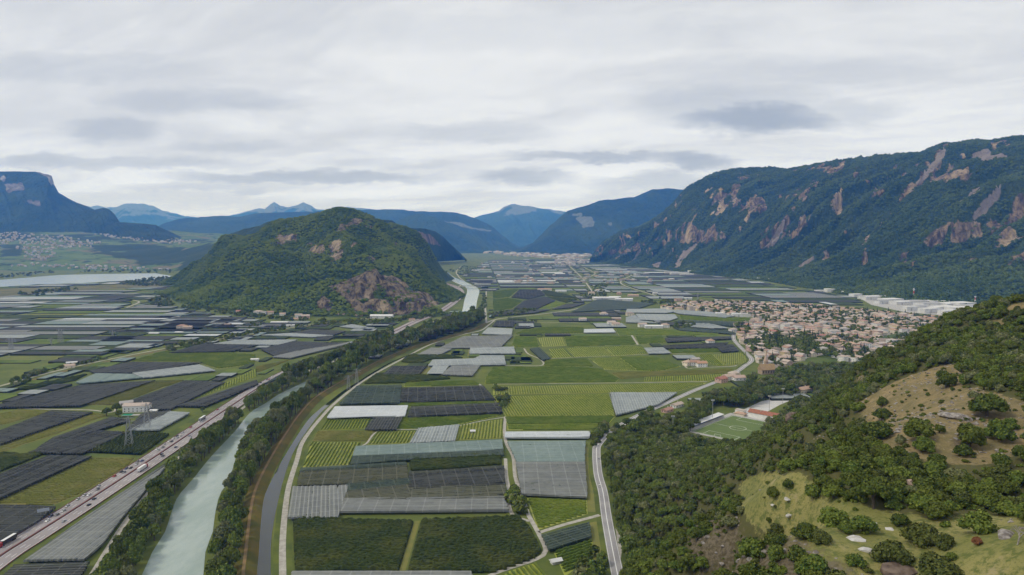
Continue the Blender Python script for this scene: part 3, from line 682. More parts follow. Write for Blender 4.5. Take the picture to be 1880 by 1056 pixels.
st(ob('lay_by', flat_poly('lay_by', gpoly("1130,970 1139,985 1142,1010 1139,1030 1134,1000"), .13, M_GRAV)))

# ---------------------------------------------------------------- orchards, vineyards and hail nets
def net_mat(name, c1, c2, seam, alpha, period=3.4, bay=13.0, bayf=.34):
    def f(g, b):
        o = g.obj(); sp = g.new('ShaderNodeSeparateXYZ'); g.put(sp.inputs[0], o)
        x, y = sp.outputs[0], sp.outputs[1]
        n = g.noise(g.pos(), .02, 4, .6); n2 = g.noise(g.map(o, (.02, 1, 1)), .5, 3, .6); n3 = g.noise(g.map(o, (.25, .25, .25)), .8, 3, .6)
        fy = g.math('PINGPONG', g.math('DIVIDE', y, period), .5)
        c = g.mix(g.ss(g.math('ADD', g.math('MULTIPLY', n, .4), g.math('ADD', g.math('MULTIPLY', n2, .42), g.math('MULTIPLY', n3, .18))), .36, .64), c1, c2)
        c = g.mix(g.math('MULTIPLY', g.ss(fy, .16, .0), .55), c, seam)
        fx = g.math('PINGPONG', g.math('DIVIDE', x, bay), .5)
        c = g.mix(g.math('MULTIPLY', g.ss(fx, .05, .02), bayf), c, seam)
        g.put(b.inputs['Base Color'], c); b.inputs['Roughness'].default_value = .7
        if alpha < 1: g.put(b.inputs['Alpha'], g.math('ADD', g.math('MULTIPLY', n3, .25), alpha - .12))
    return mat(name, f)
def row_mat(name, c1, c2, c3):
    def f(g, b):
        p = g.pos(); n = g.noise(p, .9, 4, .65); n2 = g.noise(p, .035, 3); n3 = g.noise(p, .22, 3, .6)
        c = g.mix(g.ss(n, .3, .7), c1, c2); c = g.mix(g.math('MULTIPLY', g.ss(n2, .45, .65), .6), c, c3); c = g.mix(g.math('MULTIPLY', g.ss(n3, .5, .7), .35), c, c3)
        g.put(b.inputs['Base Color'], c); g.put(b.inputs['Normal'], g.bump(g.noise(p, 1.6, 3), .7, .5))
    return mat(name, f)
NETM = {'D': net_mat('black hail net', (.029, .032, .027), (.056, .060, .052), (.20, .205, .20), .84), 'L': net_mat('pale grey hail net', (.20, .225, .225), (.30, .33, .325), (.52, .55, .55), .93),
        'W': net_mat('white hail net', (.42, .45, .47), (.52, .55, .57), (.62, .64, .65), .97), 'G': net_mat('grey green hail net', (.15, .205, .19), (.22, .28, .26), (.36, .42, .40), .90),
        'M': net_mat('grey hail net', (.15, .16, .155), (.22, .23, .215), (.38, .39, .37), .90), 'O': net_mat('olive hail net', (.060, .066, .038), (.090, .092, .052), (.26, .26, .22), .80), 'E': net_mat('dark green hail net', (.034, .052, .036), (.056, .078, .056), (.16, .19, .17), .82)}
ROWM = {'V': row_mat('vine leaves', (.070, .112, .012), (.112, .162, .020), (.16, .19, .032)), 'R': row_mat('apple leaves', (.026, .041, .009), (.049, .068, .014), (.078, .086, .018)), 'Y': row_mat('young vine leaves', (.115, .135, .026), (.17, .175, .040), (.215, .195, .060)),
        'B': row_mat('bright vine leaves', (.092, .142, .015), (.15, .195, .026), (.20, .23, .04))}
GRASSM = {'V': plain('lane grass', (.24, .285, .042), (.31, .33, .06), .1), 'R': plain('orchard lane grass', (.060, .078, .020), (.085, .098, .026), .1), 'Y': plain('dry lane grass', (.205, .185, .05), (.17, .165, .05), .08), 'B': plain('bright lane grass', (.33, .34, .085), (.27, .30, .065), .1)}
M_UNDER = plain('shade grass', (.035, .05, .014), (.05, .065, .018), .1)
def scan(P, y):
    xs = []
    n = len(P)
    for i in range(n):
        x0, y0 = P[i]; x1, y1 = P[(i + 1) % n]
        if (y0 > y) != (y1 > y): xs.append(x0 + (x1 - x0) * (y - y0) / (y1 - y0))
    xs.sort(); return [(xs[i], xs[i + 1]) for i in range(0, len(xs) - 1, 2)]
def rows_mesh(name, P, sp, w, h, step, m, seed, z0=.02, inset=1.0):
    r = np.random.RandomState(seed); V, F, base = [], [], 0
    ys = [p[1] for p in P]; y = min(ys) + sp * .5
    prof = np.array([(-.5, 0), (-.62, .45), (-.25, .95), (.28, 1.0), (.6, .5), (.5, 0)])
    K = len(prof)
    while y < max(ys):
        for a, b in scan(P, y):
            a += inset; b -= inset
            if b - a < 3: continue
            n = max(2, int((b - a) / step)); x = np.linspace(a, b, n + 1)
            hh = h * (.78 + .44 * r.rand(n + 1)); hh[[0, -1]] *= .7
            ww = w * (.75 + .5 * r.rand(n + 1)); off = (r.rand(n + 1) - .5) * .35 * w
            vx = x[:, None] + (r.rand(n + 1, K) - .5) * step * .5
            vy = y + off[:, None] + prof[None, :, 0] * ww[:, None] + (r.rand(n + 1, K) - .5) * .25 * w
            vz = z0 + prof[None, :, 1] * hh[:, None] * (.9 + .2 * r.rand(n + 1, K))
            V.append(np.stack([vx, vy, vz], -1).reshape(-1, 3))
            i = np.arange(n)[:, None] * K; k = np.arange(K - 1)[None]
            q = np.stack([i + k, i + k + 1, i + K + k + 1, i + K + k], -1).reshape(-1, 4) + base
            F.append(q[:, ::-1]); base += (n + 1) * K
        y += sp
    if not V: return None
    return mk(name, np.concatenate(V), np.concatenate(F), [m], smooth=False)
def net_mesh(name, P, h, sp, m, amp=.4, skirt=1.5):
    V, F = [], []; ys = [p[1] for p in P]; y0, y1 = min(ys) + .05, max(ys) - .05
    n = max(2, int(round((y1 - y0) / (sp * .5)))); prev = None; base = 0
    for i in range(n + 1):
        y = y0 + (y1 - y0) * i / n; iv = scan(P, y)
        if not iv: prev = None; continue
        a, b = iv[0][0] + R.uniform(-.7, .5), iv[-1][1] + R.uniform(-.5, .7); k = int(min(26, max(6, (b - a) / 9)))
        xs = np.linspace(a, b, k + 1); z = h + (amp if i % 2 else 0) + (NR.rand(k + 1) - .5) * .5 * amp - (R.random() < .15) * .35
        row = [(a, y, h - skirt)] + [(x, y, zz) for x, zz in zip(xs, z)] + [(b, y, h - skirt)]
        V += row; m_ = len(row)
        if prev is not None: F += [(prev + j, prev + j + 1, base + j + 1, base + j) for j in range(m_ - 1)]
        prev = base; base += m_
    return mk(name, V, F, [m])
def grow(P, d):
    out = []; n = len(P)
    for i in range(n):
        a, b, c = np.array(P[i - 1]), np.array(P[i]), np.array(P[(i + 1) % n]); u = b - a; v = c - b; u = u / (np.linalg.norm(u) + 1e-9); v = v / (np.linalg.norm(v) + 1e-9)
        w = np.array([u[1], -u[0]]) + np.array([v[1], -v[0]]); k = max(.45, 1 + u @ v); out.append(tuple(b + w * d / k))
    return out
CNT = {}
def field(kind, s, edge=0, label=None, sp=None, rows=None):
    """kind: net letter (D L W G M O E) over orchard rows, or V/R/Y/B open rows. edge: which side of the outline the rows follow"""
    W_ = [p[:2] for p in gpoly(s, 4.0 if kind in NETM else 1.0)]; EXCL.append(W_)
    n = len(W_); cx, cy = sum(p[0] for p in W_) / n, sum(p[1] for p in W_) / n
    a, b = W_[edge % n], W_[(edge + 1) % n]; ang = math.atan2(b[1] - a[1], b[0] - a[0])
    c_, s_ = math.cos(-ang), math.sin(-ang)
    P = [((x - cx) * c_ - (y - cy) * s_, (x - cx) * s_ + (y - cy) * c_) for x, y in W_]
    ar = sum(P[i][0] * P[(i + 1) % n][1] - P[(i + 1) % n][0] * P[i][1] for i in range(n))
    if ar < 0: P = P[::-1]
    near = cy < 800; mid = cy < 1500
    step = 1.6 if cy < 620 else 2.6 if cy < 1000 else 5.0
    seed = int(abs(cx * 7 + cy * 3)) % 9999
    zoff = .03 + (len(EXCL) % 7) * .004
    net = kind in NETM
    nm = 'netted_orchard' if net else {'V': 'vineyard', 'B': 'vineyard', 'R': 'orchard', 'Y': 'young_vineyard'}[kind]
    root = bpy.data.objects.new(nm, None); COL.objects.link(root); root.location = (cx, cy, 0); root.rotation_euler = (0, 0, ang)
    tag(root, label, 'orchard' if nm in ('netted_orchard', 'orchard') else 'vineyard', 'netted orchards on the valley floor' if net else 'open orchards and vineyards on the valley floor')
    if net:
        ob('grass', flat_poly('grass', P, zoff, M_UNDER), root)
        ob('net', net_mesh('net', grow(P, 1.6), 3.3, sp or 3.4, NETM[kind]), root)
        if mid:
            me = rows_mesh('tree_row', P, (sp or 3.4) * (1 if near else 2), 1.5, 2.6, step * 1.5, ROWM['R'], seed, inset=.5)
            if me: ob('tree_row', me, root)['kind'] = 'stuff'
    else:
        ob('grass', flat_poly('grass', P, zoff, GRASSM[kind]), root)
        spc = sp or (3.6 if kind in 'VBY' else 3.5)
        if cy > 1300: spc *= 1.25
        me = rows_mesh('vine_row' if kind in 'VBY' else 'tree_row', P, spc, (1.15 if kind in 'VB' else 1.1 if kind == 'Y' else 2.3), (1.75 if kind in 'VB' else 1.3 if kind == 'Y' else 3.3), step, ROWM[kind], seed)
        if me: ob('vine_row' if kind in 'VBY' else 'tree_row', me, root)['kind'] = 'stuff'
    return root
FIELDS = [
# --- middle, from the bottom of the picture up the valley
('R', "537,951 761,957 733,1049 541,1049", 0, "dark green apple orchard beside the canal path, left of the grass lane"),
('R', "772,956 955,950 973,966 996,1010 983,1024 940,1040 905,1050 746,1050", 0, "dark green apple orchard right of the grass lane, with a white crate heap"),
('M', "541,1049 862,1049 880,1120 541,1120", 0, "grey netted orchard cut off by the lower edge, beside the canal path"),
('M', "540,893 637,890 617,946 532,947", 3, "small slanting grey netted orchard between canal path and yellow grass strip"),
('M', "634,914 922,911 930,934 628,936", 0, "long grey netted strip directly behind the two dark orchards"),
('E', "556,858 743,847 744,853 554,864", 0, "thin dark strip of net at the top of the olive netted orchard"),
('O', "554,865 744,854 746,880 549,889", 0, "olive netted orchard with pale seams beside the canal path"),
('E', "640,888 752,877 752,887 642,899", 0, "dark band of net crossing the olive netted orchard"),
('O', "641,900 752,888 750,915 636,912", 0, "olive netted orchard with pale seams, left of the dark net with white posts"),
('D', "754,866 922,855 924,887 754,895", 0, "black netted orchard with white seams beside the gravel bend"),
('O', "754,896 924,888 926,911 754,913", 0, "olive netted strip in front of the black net with white seams"),
('R', "750,843 921,834 922,853 753,864", 0, "dark open orchard strip behind the black net with white seams"),
('G', "656,818 919,806 921,824 651,835", 0, "long pale green netted strip ending at the gravel farm track"),
('E', "651,836 921,825 922,833 743,842 646,850", 0, "dark green netted strip under the front edge of the long pale green net"),
('B', "572,810 661,811 641,852 556,857", 1, "bright vineyard with rows running away, next to the canal path"),
('Y', "583,790 689,790 675,809 573,808", 0, "yellowish young vineyard above the bright vineyard by the canal path"),
('B', "694,791 762,790 751,812 675,815", 1, "vineyard with dark diagonal rows left of the small white net"),
('L', "770,785 841,779 833,807 755,811", 1, "small whitish netted block between two striped vineyards"),
('B', "842,780 923,768 923,803 834,807", 3, "striped vineyard between the small white net and the farm track corner"),
('V', "603,769 680,767 671,786 586,789", 1, "dark striped vineyard beside the canal path under the bright white net"),
('D', "689,766 737,765 726,786 673,786", 1, "small black net set into the dark striped vineyards"),
('V', "738,766 889,760 918,762 840,778 764,786 727,786", 4, "long dark striped vineyard right of the small black net"),
('W', "617,746 746,744 741,762 603,765", 0, "bright white netted block beside the canal path"),
('D', "757,746 915,739 920,756 751,763", 0, "black netted block right of the bright white net"),
('E', "657,708 735,706 732,738 625,740", 0, "dark green netted orchard beside the canal path with pale seams"),
('D', "741,711 885,707 907,732 736,736", 0, "wide black netted orchard with a pale top edge"),
('V', "732,739 908,735 912,740 757,745 731,744", 0, "thin bright vine strip between two black nets"),
('V', "745,702 868,698 882,705 741,709", 0, "narrow vine strip behind the wide black net"),
('R', "690,686 760,687 830,695 737,703 668,704", 0, "dark orchard with fine rows below the blue grey net"),
('D', "722,671 782,671 768,686 705,686", 0, "blue black netted block beside the canal path"),
('L', "797,671 822,671 811,685 786,685", 0, "small light net right of the yellow grass strip"),
('M', "831,671 880,670 866,688 812,686", 0, "grey netted block right of the small light net"),
('L', "796,660 870,658 883,652 924,652 927,668 788,670", 0, "large light netted block above the grey netted block"),
('R', "748,652 822,652 850,657 795,659 770,668 736,664", 0, "dark orchard wedge beside the canal path above the nets"),
('M', "792,638 827,640 807,650 768,650", 0, "grey netted wedge beside the canal path"),
('M', "852,617 940,615 917,637 808,638", 0, "large grey netted block where the canal path bends"),
('L', "865,638 942,636 945,648 863,648", 0, "light striped net right of the yellow field edge"),
('L', "897,601 940,603 938,614 886,612", 0, "light netted block near the bend of the road by the bridge"),
('D', "913,588 945,588 941,599 905,598", 0, "black netted block by the bridge road"),
# --- right of the farm track
('W', "930,792 1082,791 1079,801 930,801", 0, "long white netted strip beside the valley road bend"),
('G', "935,810 1072,809 1070,846 952,845", 0, "greenish grey netted block left of the valley road"),
('M', "951,848 1071,848 1075,909 961,904", 0, "grey brown netted block with seams left of the valley road"),
('B', "967,913 1078,917 1079,942 987,971", 0, "vineyard with level rows above the gravel side track"),
('E', "999,980 1079,958 1081,984 1010,1005", 0, "dark green netted block below the gravel side track"),
('V', "1017,1013 1088,991 1086,1022 1037,1056", 0, "vineyard with sloping rows beside the valley road, lowest in the picture"),
('V', "935,1046 984,1031 1006,1056 1015,1100 860,1100", 1, "dark vineyard at the lower edge below the gravel track"),
('B', "905,727 1120,722 1129,762 926,763", 3, "wide striped vineyard left of the triangular grey net"),
('V', "926,765 1130,763 1118,776 931,778", 0, "dark vine band in front of the wide striped vineyard"),
('B', "931,779 1112,778 1098,788 932,788", 0, "bright vine band above the long white net"),
('L', "1120,720 1240,720 1206,741 1131,760", 3, "triangular light grey netted orchard pointing at the valley road"),
('B', "905,709 1298,702 1242,718 905,724", 3, "long vineyard below the straight gravel track"),
('V', "905,674 1035,673 1105,677 1137,695 1130,701 890,704 892,692", 0, "dark vineyard above the straight gravel track"),
('Y', "1123,684 1344,677 1336,685 1188,691 1140,695", 0, "pale vineyard strip below the compound with red roofs"),
('V', "1184,691 1338,685 1302,699 1182,700", 3, "striped vineyard between pale strip and straight gravel track"),
('V', "1002,661 1078,658 1090,672 1040,672 997,671", 0, "dark vineyard corner right of the crossing of farm tracks"),
('B', "1080,657 1135,655 1170,680 1110,678", 1, "lighter diagonal vineyard strip, leftmost beside the compound"),
('V', "1136,655 1200,653 1250,672 1210,681 1172,680", 1, "darker diagonal vineyard next to the red roofed compound"),
('V', "1283,651 1308,650 1330,670 1320,671 1298,664", 1, "dark vineyard right of the red roofed compound"),
('B', "1309,650 1370,646 1372,667 1331,670", 1, "striped bright vineyard beside the village road"),
('V', "945,618 984,619 990,636 945,637 940,632", 0, "vineyard left of the pale diagonal lines"),
('B', "986,619 1033,618 1040,634 996,636", 1, "vineyard with pale diagonal rows"),
('V', "1036,618 1159,617 1169,632 1041,636", 0, "broad vineyard above the middle green fields"),
('E', "974,640 990,637 1010,657 996,660", 1, "small dark green net beside the farm track bend"),
('V', "1008,640 1036,639 1052,655 1014,657", 1, "dark green vineyard next to the small dark net"),
('B', "1038,638 1105,636 1130,653 1056,655", 1, "middle green vineyard with faint diagonal stripes"),
('V', "1107,636 1175,634 1195,648 1132,653", 1, "dark middle vineyard left of the grey net square"),
('V', "1166,617 1215,617 1224,628 1173,631", 0, "small dark vineyard right of the short gravel lane"),
('D', "1222,620 1339,617 1342,621 1226,627", 0, "long black net strip left of the village road"),
('D', "1218,633 1336,628 1320,637 1222,639", 0, "long black net strip around the lone red roofed house"),
('V', "1226,641 1318,639 1324,646 1234,648", 0, "vine strip in front of the long black nets"),
('D', "1316,635 1344,631 1355,643 1326,645", 0, "square black net beside the village road"),
('L', "1184,638 1216,637 1230,647 1192,648", 0, "small square grey net among green vineyards"),
('W', "1074,604 1124,603 1129,609 1073,610", 0, "narrow white net among the green fields"),
('B', "960,606 1000,600 1070,600 1072,611 945,613", 0, "vineyard left of the narrow white net"),
('B', "1130,603 1200,604 1320,612 1318,615 1136,615", 0, "long vineyard strip right of the narrow white net"),
('L', "1152,567 1220,566 1240,571 1222,574 1150,573", 0, "light net sheet before the first village houses"),
('L', "1168,576 1238,577 1243,583 1228,588 1175,586", 0, "grey net sheet left of the long vine strip"),
('L', "1222,567 1300,572 1352,579 1330,582 1246,575", 0, "light net sheet along the edge of the village"),
('L', "1150,582 1166,578 1175,588 1208,592 1150,591", 0, "grey net wedge beside the white farm buildings"),
('V', "1248,579 1300,582 1390,585 1382,590 1250,586", 0, "long vine strip at the foot of the village"),
('E', "1250,587 1380,591 1375,600 1240,590", 0, "dark green field strip at the foot of the village"),
('L', "1258,593 1300,593 1340,602 1310,602 1270,599", 0, "light net left of the first red roofed houses"),
('E', "1238,600 1260,602 1340,606 1350,612 1250,606", 0, "dark net strip behind the long vine strip"),
('E', "1100,548 1200,557 1170,566 1050,572", 0, "dark green field in front of the white warehouses"),
('V', "1062,570 1090,560 1200,554 1205,560 1150,566", 0, "green field below the white warehouses"),
('V', "905,535 930,532 952,531 935,545 905,548", 0, "small green plot at the left of the far patchwork"),
('D', "955,531 990,531 1000,541 970,548 940,545", 0, "blue black plot at the top of the far patchwork"),
('R', "993,531 1040,541 1060,548 1004,543", 0, "dark green plot at the top right of the far patchwork"),
('V', "905,550 934,547 960,552 940,566 906,572", 0, "bright green plot in the left of the far patchwork"),
('D', "964,551 1000,544 1018,551 985,566 944,566", 0, "blue black plot in the middle of the far patchwork"),
('R', "1004,545 1060,550 1040,556 1022,551", 0, "green plot in the right of the far patchwork"),
('B', "1022,553 1038,557 1010,566 990,566", 0, "light green stripe across the far patchwork"),
('D', "1040,558 1074,556 1050,564 1014,567", 0, "blue black stripe at the right corner of the far patchwork"),
('D', "906,574 940,568 1010,568 980,574 908,579", 0, "blue black plot at the foot of the far patchwork"),# --- left of the river
('M', "46,1024 144,959 209,915 311,844 299,857 222,946 183,997 153,1022", 0, "long tapering grey net between motorway and white cycle path"),
('D', "30,1036 158,1031 138,1062 90,1120 -60,1120", 0, "black net at the lower left corner below the tapering net"),
('D', "-90,1042 0,988 27,976 64,955 98,929 0,926 -140,926", 5, "black netted orchard above the motorway with the dark trailer"),
('Y', "-120,918 0,914 150,839 249,839 236,854 144,907 99,925 0,924 -120,926", 2, "bright loose orchard above the motorway, rows along the road"),
('D', "-120,925 0,869 90,835 166,837 0,912 -110,970", 3, "black netted orchard behind the bright loose orchard"),
('R', "-120,838 0,834 80,834 61,842 0,866 -120,905", 0, "green orchard left of the black net, cut by the picture edge"),
('R', "153,830 239,792 311,797 257,835", 2, "leafy orchard around the nearest lattice pylon"),
('D', "58,828 181,790 231,792 150,830", 0, "black netted orchard left of the nearest lattice pylon"),
('D', "236,786 262,758 311,753 300,760 250,786", 2, "black net right of the farmhouse drive"),
('L', "240,787 313,755 345,757 290,787", 1, "grey netted block below the small white hut"),
('D', "-60,815 0,790 95,753 166,756 60,792 0,813", 2, "black netted stripe left of the farmhouse"),
('Y', "-60,842 0,815 60,793 168,756 198,761 90,800 40,816 0,831", 3, "bright green stripe left of the farmhouse trees"),
('D', "60,827 100,802 205,765 236,770 180,787", 1, "narrow black net below the farmhouse trees"),
('Y', "-60,785 0,758 30,752 104,753 0,780 -60,800", 2, "yellow grass vineyard at the left edge beside the white lane"),
('Y', "150,742 275,698 337,697 242,731 217,743", 0, "yellow vineyard stripe behind the farmhouse"),
('D', "-70,765 0,741 150,706 281,698 148,743 0,746", 3, "large black netted field behind the farmhouse lane"),
('D', "243,733 340,698 411,701 312,749 272,750", 0, "black netted field right of the farmhouse"),
('V', "300,744 411,703 470,676 471,690 330,742", 2, "green stripe between two black nets by the motorway"),
('D', "328,743 470,696 472,704 412,729 376,744", 0, "black net stripe closest to the motorway bend"),
('L', "246,684 365,669 393,679 265,692", 0, "bright pale net left of the motorway"),
('G', "141,700 175,685 240,686 259,692 150,702", 0, "curved grey green net beside the railway"),
('D', "166,680 236,664 368,665 307,675 245,683 175,683", 0, "broad black net beside the brown strip of the railway"),
('R', "25,715 163,686 138,698 50,716", 0, "dark green orchard along the brown strip of the railway"),
('B', "238,663 296,645 400,641 440,650 380,664", 0, "yellow green vineyard along the railway"),
('D', "313,646 375,630 470,633 424,644", 0, "black net right of the railway hedge"),
('L', "388,631 430,624 545,623 512,632", 0, "long light net right of the railway hedge"),
('B', "365,665 426,647 470,651 468,668 400,676", 0, "green field behind the bright pale net"),
('M', "502,654 545,644 610,633 675,621 687,622 642,629 605,638 535,656", 0, "long stepped grey net beside the motorway"),
('D', "480,640 540,626 630,629 620,632 545,643 505,652", 0, "black net behind the long stepped grey net"),
('Y', "470,672 536,659 508,670 470,684", 0, "yellow field wedge beside the motorway trees"),
('E', "475,708 560,663 640,641 610,653 540,682", 0, "dark green strip right along the motorway"),
('L', "480,614 530,611 610,615 575,618", 0, "small light net near the hamlet under the cliff"),
('D', "530,611 570,604 635,607 612,614", 0, "small black net near the hamlet under the cliff"),
('L', "625,599 646,595 676,600 660,602", 0, "tiny light net beside the motorway under the cliff"),
('B', "596,588 640,583 690,588 650,592", 0, "green meadow in front of the white shed under the cliff"),
]
for fkind, fs, fe, fl in FIELDS: field(fkind, fs, fe, fl)

# ---------------------------------------------------------------- the mosaic of fields farther off
for s in ["300,545 310,560 400,578 510,590 640,594 760,588 800,578 830,555 845,520 700,500 400,500", # hill
          "1215,553 1300,548 1420,556 1500,560 1620,566 1760,580 1780,640 1640,670 1500,690 1400,700 1340,640 1330,600 1215,574", # village
          "1580,540 1660,538 1880,548 1880,590 1600,570", "1090,538 1160,538 1200,556 1090,558"]:
    EXCL.append(gpoly(s))
def blocked(c):
    x = np.array([p[0] for p in c]); y = np.array([p[1] for p in c])
    for e in EXCL:
        ex = [p[0] for p in e]; ey = [p[1] for p in e]
        if max(ex) < x.min() or min(ex) > x.max() or max(ey) < y.min() or min(ey) > y.max(): continue
        if inside(x, y, e).any(): return True
        a = np.array(e); 
        if inside(a[:, 0], a[:, 1], [(x.min(), y.min()), (x.max(), y.min()), (x.max(), y.max()), (x.min(), y.max())]).any(): return True
    for C, w in LINES:
        if ((C[:, 0] > x.min() - w) & (C[:, 0] < x.max() + w) & (C[:, 1] > y.min() - w) & (C[:, 1] < y.max() + w)).any(): return True
    return False
def foot_right(Y):     # where the rocky mountain begins
    return np.interp(Y, [2000, 2260, 2470, 2700, 3065, 3900, 4300, 5300, 6300], [1850, 1550, 1390, 1350, 1330, 1320, 1230, 1060, 900]) - 40
MOS = []
FLATM = {k: NETM[k] for k in 'DLWGM'}
FLATM['V'] = plain('far vines', (.076, .116, .017), (.122, .165, .029), .02); FLATM['R'] = plain('far orchard', (.034, .052, .015), (.056, .076, .022), .03); FLATM['Y'] = plain('far meadow', (.17, .18, .045), (.12, .145, .036), .02)
FLATM['T'] = plain('orchard flank', (.034, .042, .026), (.05, .058, .034), .2)
MKEYS = list(FLATM)
def slab(b, c, h, k):
    n = len(c); b.add([(x, y, .0) for x, y in c] + [(x, y, h) for x, y in c], [tuple(range(n, 2 * n))], MKEYS.index(k))
    b.add([(x, y, .0) for x, y in c] + [(x, y, h) for x, y in c], [(i, (i + 1) % n, n + (i + 1) % n, n + i) for i in range(n)], MKEYS.index('T'))
NF = 0
def cut(b, a, c, y0, y1, t, kk, cond, lev):
    global NF
    cell = [(a, y0), (c, y0 + t), (c, y1 + t), (a, y1)]
    tst = cell + [((a + c) / 2, y0), ((a + c) / 2, y1), (a, (y0 + y1) / 2), (c, (y0 + y1) / 2), ((a + c) / 2, (y0 + y1) / 2)]
    if cond(tst) and not blocked(tst):
        h = 3.4 if kk in 'DLWGM' else 2.6 if kk == 'R' else 1.6 if kk == 'V' else .25
        slab(b, cell, h, kk); NF += 1
    elif lev and c - a > 24:
        m = (a + c) / 2; cut(b, a, m, y0, y1, t / 2, kk, cond, lev - 1); cut(b, m + 1, c, y0 + t / 2, y1 + t / 2, t / 2, kk, cond, lev - 1)
def mosaic(x0, x1, y0, y1, skew, wts, cond, bw=(140, 260), dep=(26, 75)):
    global NF
    x = x0
    while x < x1:
        w = R.uniform(*bw); b = MB(); y = y0 + R.uniform(0, 40); bx = skew
        last = ''
        while y < y1:
            g = 1 + max(0, (y - 1500) / 2600)
            dd = R.uniform(*dep) * g
            k = R.choices(wts[0], wts[1])[0]
            if k == last: k = R.choice(wts[0])
            last = k
            xs = (x + skew * (y - 1500), x + w - 7 + skew * (y - 1500)); t = R.uniform(-.02, .02) * w
            if R.random() < .25 and w > 120:
                f = R.uniform(.3, .7); parts = [(xs[0], xs[0] + (xs[1] - xs[0]) * f, k), (xs[0] + (xs[1] - xs[0]) * f + 2, xs[1], R.choices(wts[0], wts[1])[0])]
            else: parts = [(xs[0], xs[1], k)]
            for a, c, kk in parts: cut(b, a, c, y, y + dd - 3, t, kk, cond, 3)
            y += dd
        if b.v: st(b.build('field', [FLATM[k] for k in MKEYS]))
        x += w
mosaic(-2700, -150, 1150, 3600, .02, ('DLWGRVYM', (27, 14, 2, 11, 19, 16, 4, 9)), lambda t: all(p[1] > np.interp(p[0], [-1500, -900, -600, -300], [900, 1150, 1450, 2000]) for p in t), (150, 300), (22, 60))
mosaic(-900, 60, 900, 2200, -.25, ('DRVLGE'.replace('E', 'R'), (30, 22, 20, 12, 8, 8)), lambda t: True, (60, 120), (25, 60))
mosaic(-420, 1900, 1500, 7400, -.05, ('DLWGRVYM', (35, 12, 3, 8, 19, 15, 3, 8)), lambda t: all(p[0] < foot_right(p[1]) and p[0] > -420 + (p[1] - 1500) * .03 for p in t), (130, 320), (30, 80))
mosaic(-200, 620, 900, 1600, .1, ('VVRDL', (40, 20, 20, 12, 8)), lambda t: True, (50, 90), (22, 45))
# grass lanes between the nearer plots
M_LANE = plain('yellow grass lane', (.20, .19, .05), (.16, .17, .05), .1)
for s in ["761,957 771,956 744,1049 733,1049", "640,889 645,888 625,946 617,947", "788,685 796,671 785,671 771,687", "1072,815 1086,830 1100,940 1080,940", "1083,960 1102,956 1120,1050 1092,1056 1088,990", "862,652 868,640 860,641 858,655"]:
    st(ob('grass_lane', flat_poly('grass_lane', gpoly(s), .07, M_LANE)))
# ---------------------------------------------------------------- foliage
def leaf_mat(name, c1, c2, c3, big=None):
    def f(g, b):
        r = g.rnd(); p = g.pos(); n = g.noise(p, .35, 3, .6)
        c = g.mix(r, c1, c2); c = g.mix(g.ss(g.attr('var'), .45, 1.0), c, c3)
        if big: c = g.mix(g.math('MULTIPLY', g.ss(g.noise(p, big, 4, .6), .42, .62), .85), c, c3)
        c = g.mix(g.math('MULTIPLY', g.ss(n, .5, .75), .45), c, c3)
        g.put(b.inputs['Base Color'], c); b.inputs['Roughness'].default_value = .75
    return mat(name, f)
LEAF = {'oak': leaf_mat('oak leaves', (0.044, 0.073, 0.014), (0.091, 0.116, 0.019), (0.139, 0.158, 0.028)), 'olive': leaf_mat('olive green leaves', (.060, .078, .018), (.092, .108, .024), (.135, .145, .034)),
        'green': leaf_mat('fresh green leaves', (0.066, 0.110, 0.020), (0.119, 0.158, 0.027), (0.189, 0.222, 0.037)), 'grey': leaf_mat('grey green leaves', (0.098, 0.123, 0.050), (0.150, 0.163, 0.067), (0.229, 0.230, 0.100)),
        'red': leaf_mat('reddish leaves', (0.193, 0.082, 0.041), (0.231, 0.099, 0.048), (0.288, 0.132, 0.055)), 'dark': leaf_mat('dark conifer leaves', (0.025, 0.045, 0.018), (0.049, 0.072, 0.025), (0.084, 0.106, 0.032))}
LEAF['hill'] = leaf_mat('hill wood leaves', (.055, .112, .020), (.135, .195, .030), (.225, .275, .044), .006)
LEAF['mtn'] = leaf_mat('mountain wood leaves', (.046, .086, .022), (.092, .142, .032), (.140, .190, .044), .0028)
M_BARK = plain('bark', (.085, .062, .045), (.12, .10, .08), 1.5)
ICO = None
def ico(sub):
    import bmesh
    bm = bmesh.new(); bmesh.ops.create_icosphere(bm, subdivisions=sub, radius=1)
    v = np.array([p.co[:] for p in bm.verts]); f = np.array([[q.index for q in t.verts] for t in bm.faces]); bm.free(); return v, f
ICOS = {1: ico(1), 2: ico(2)}
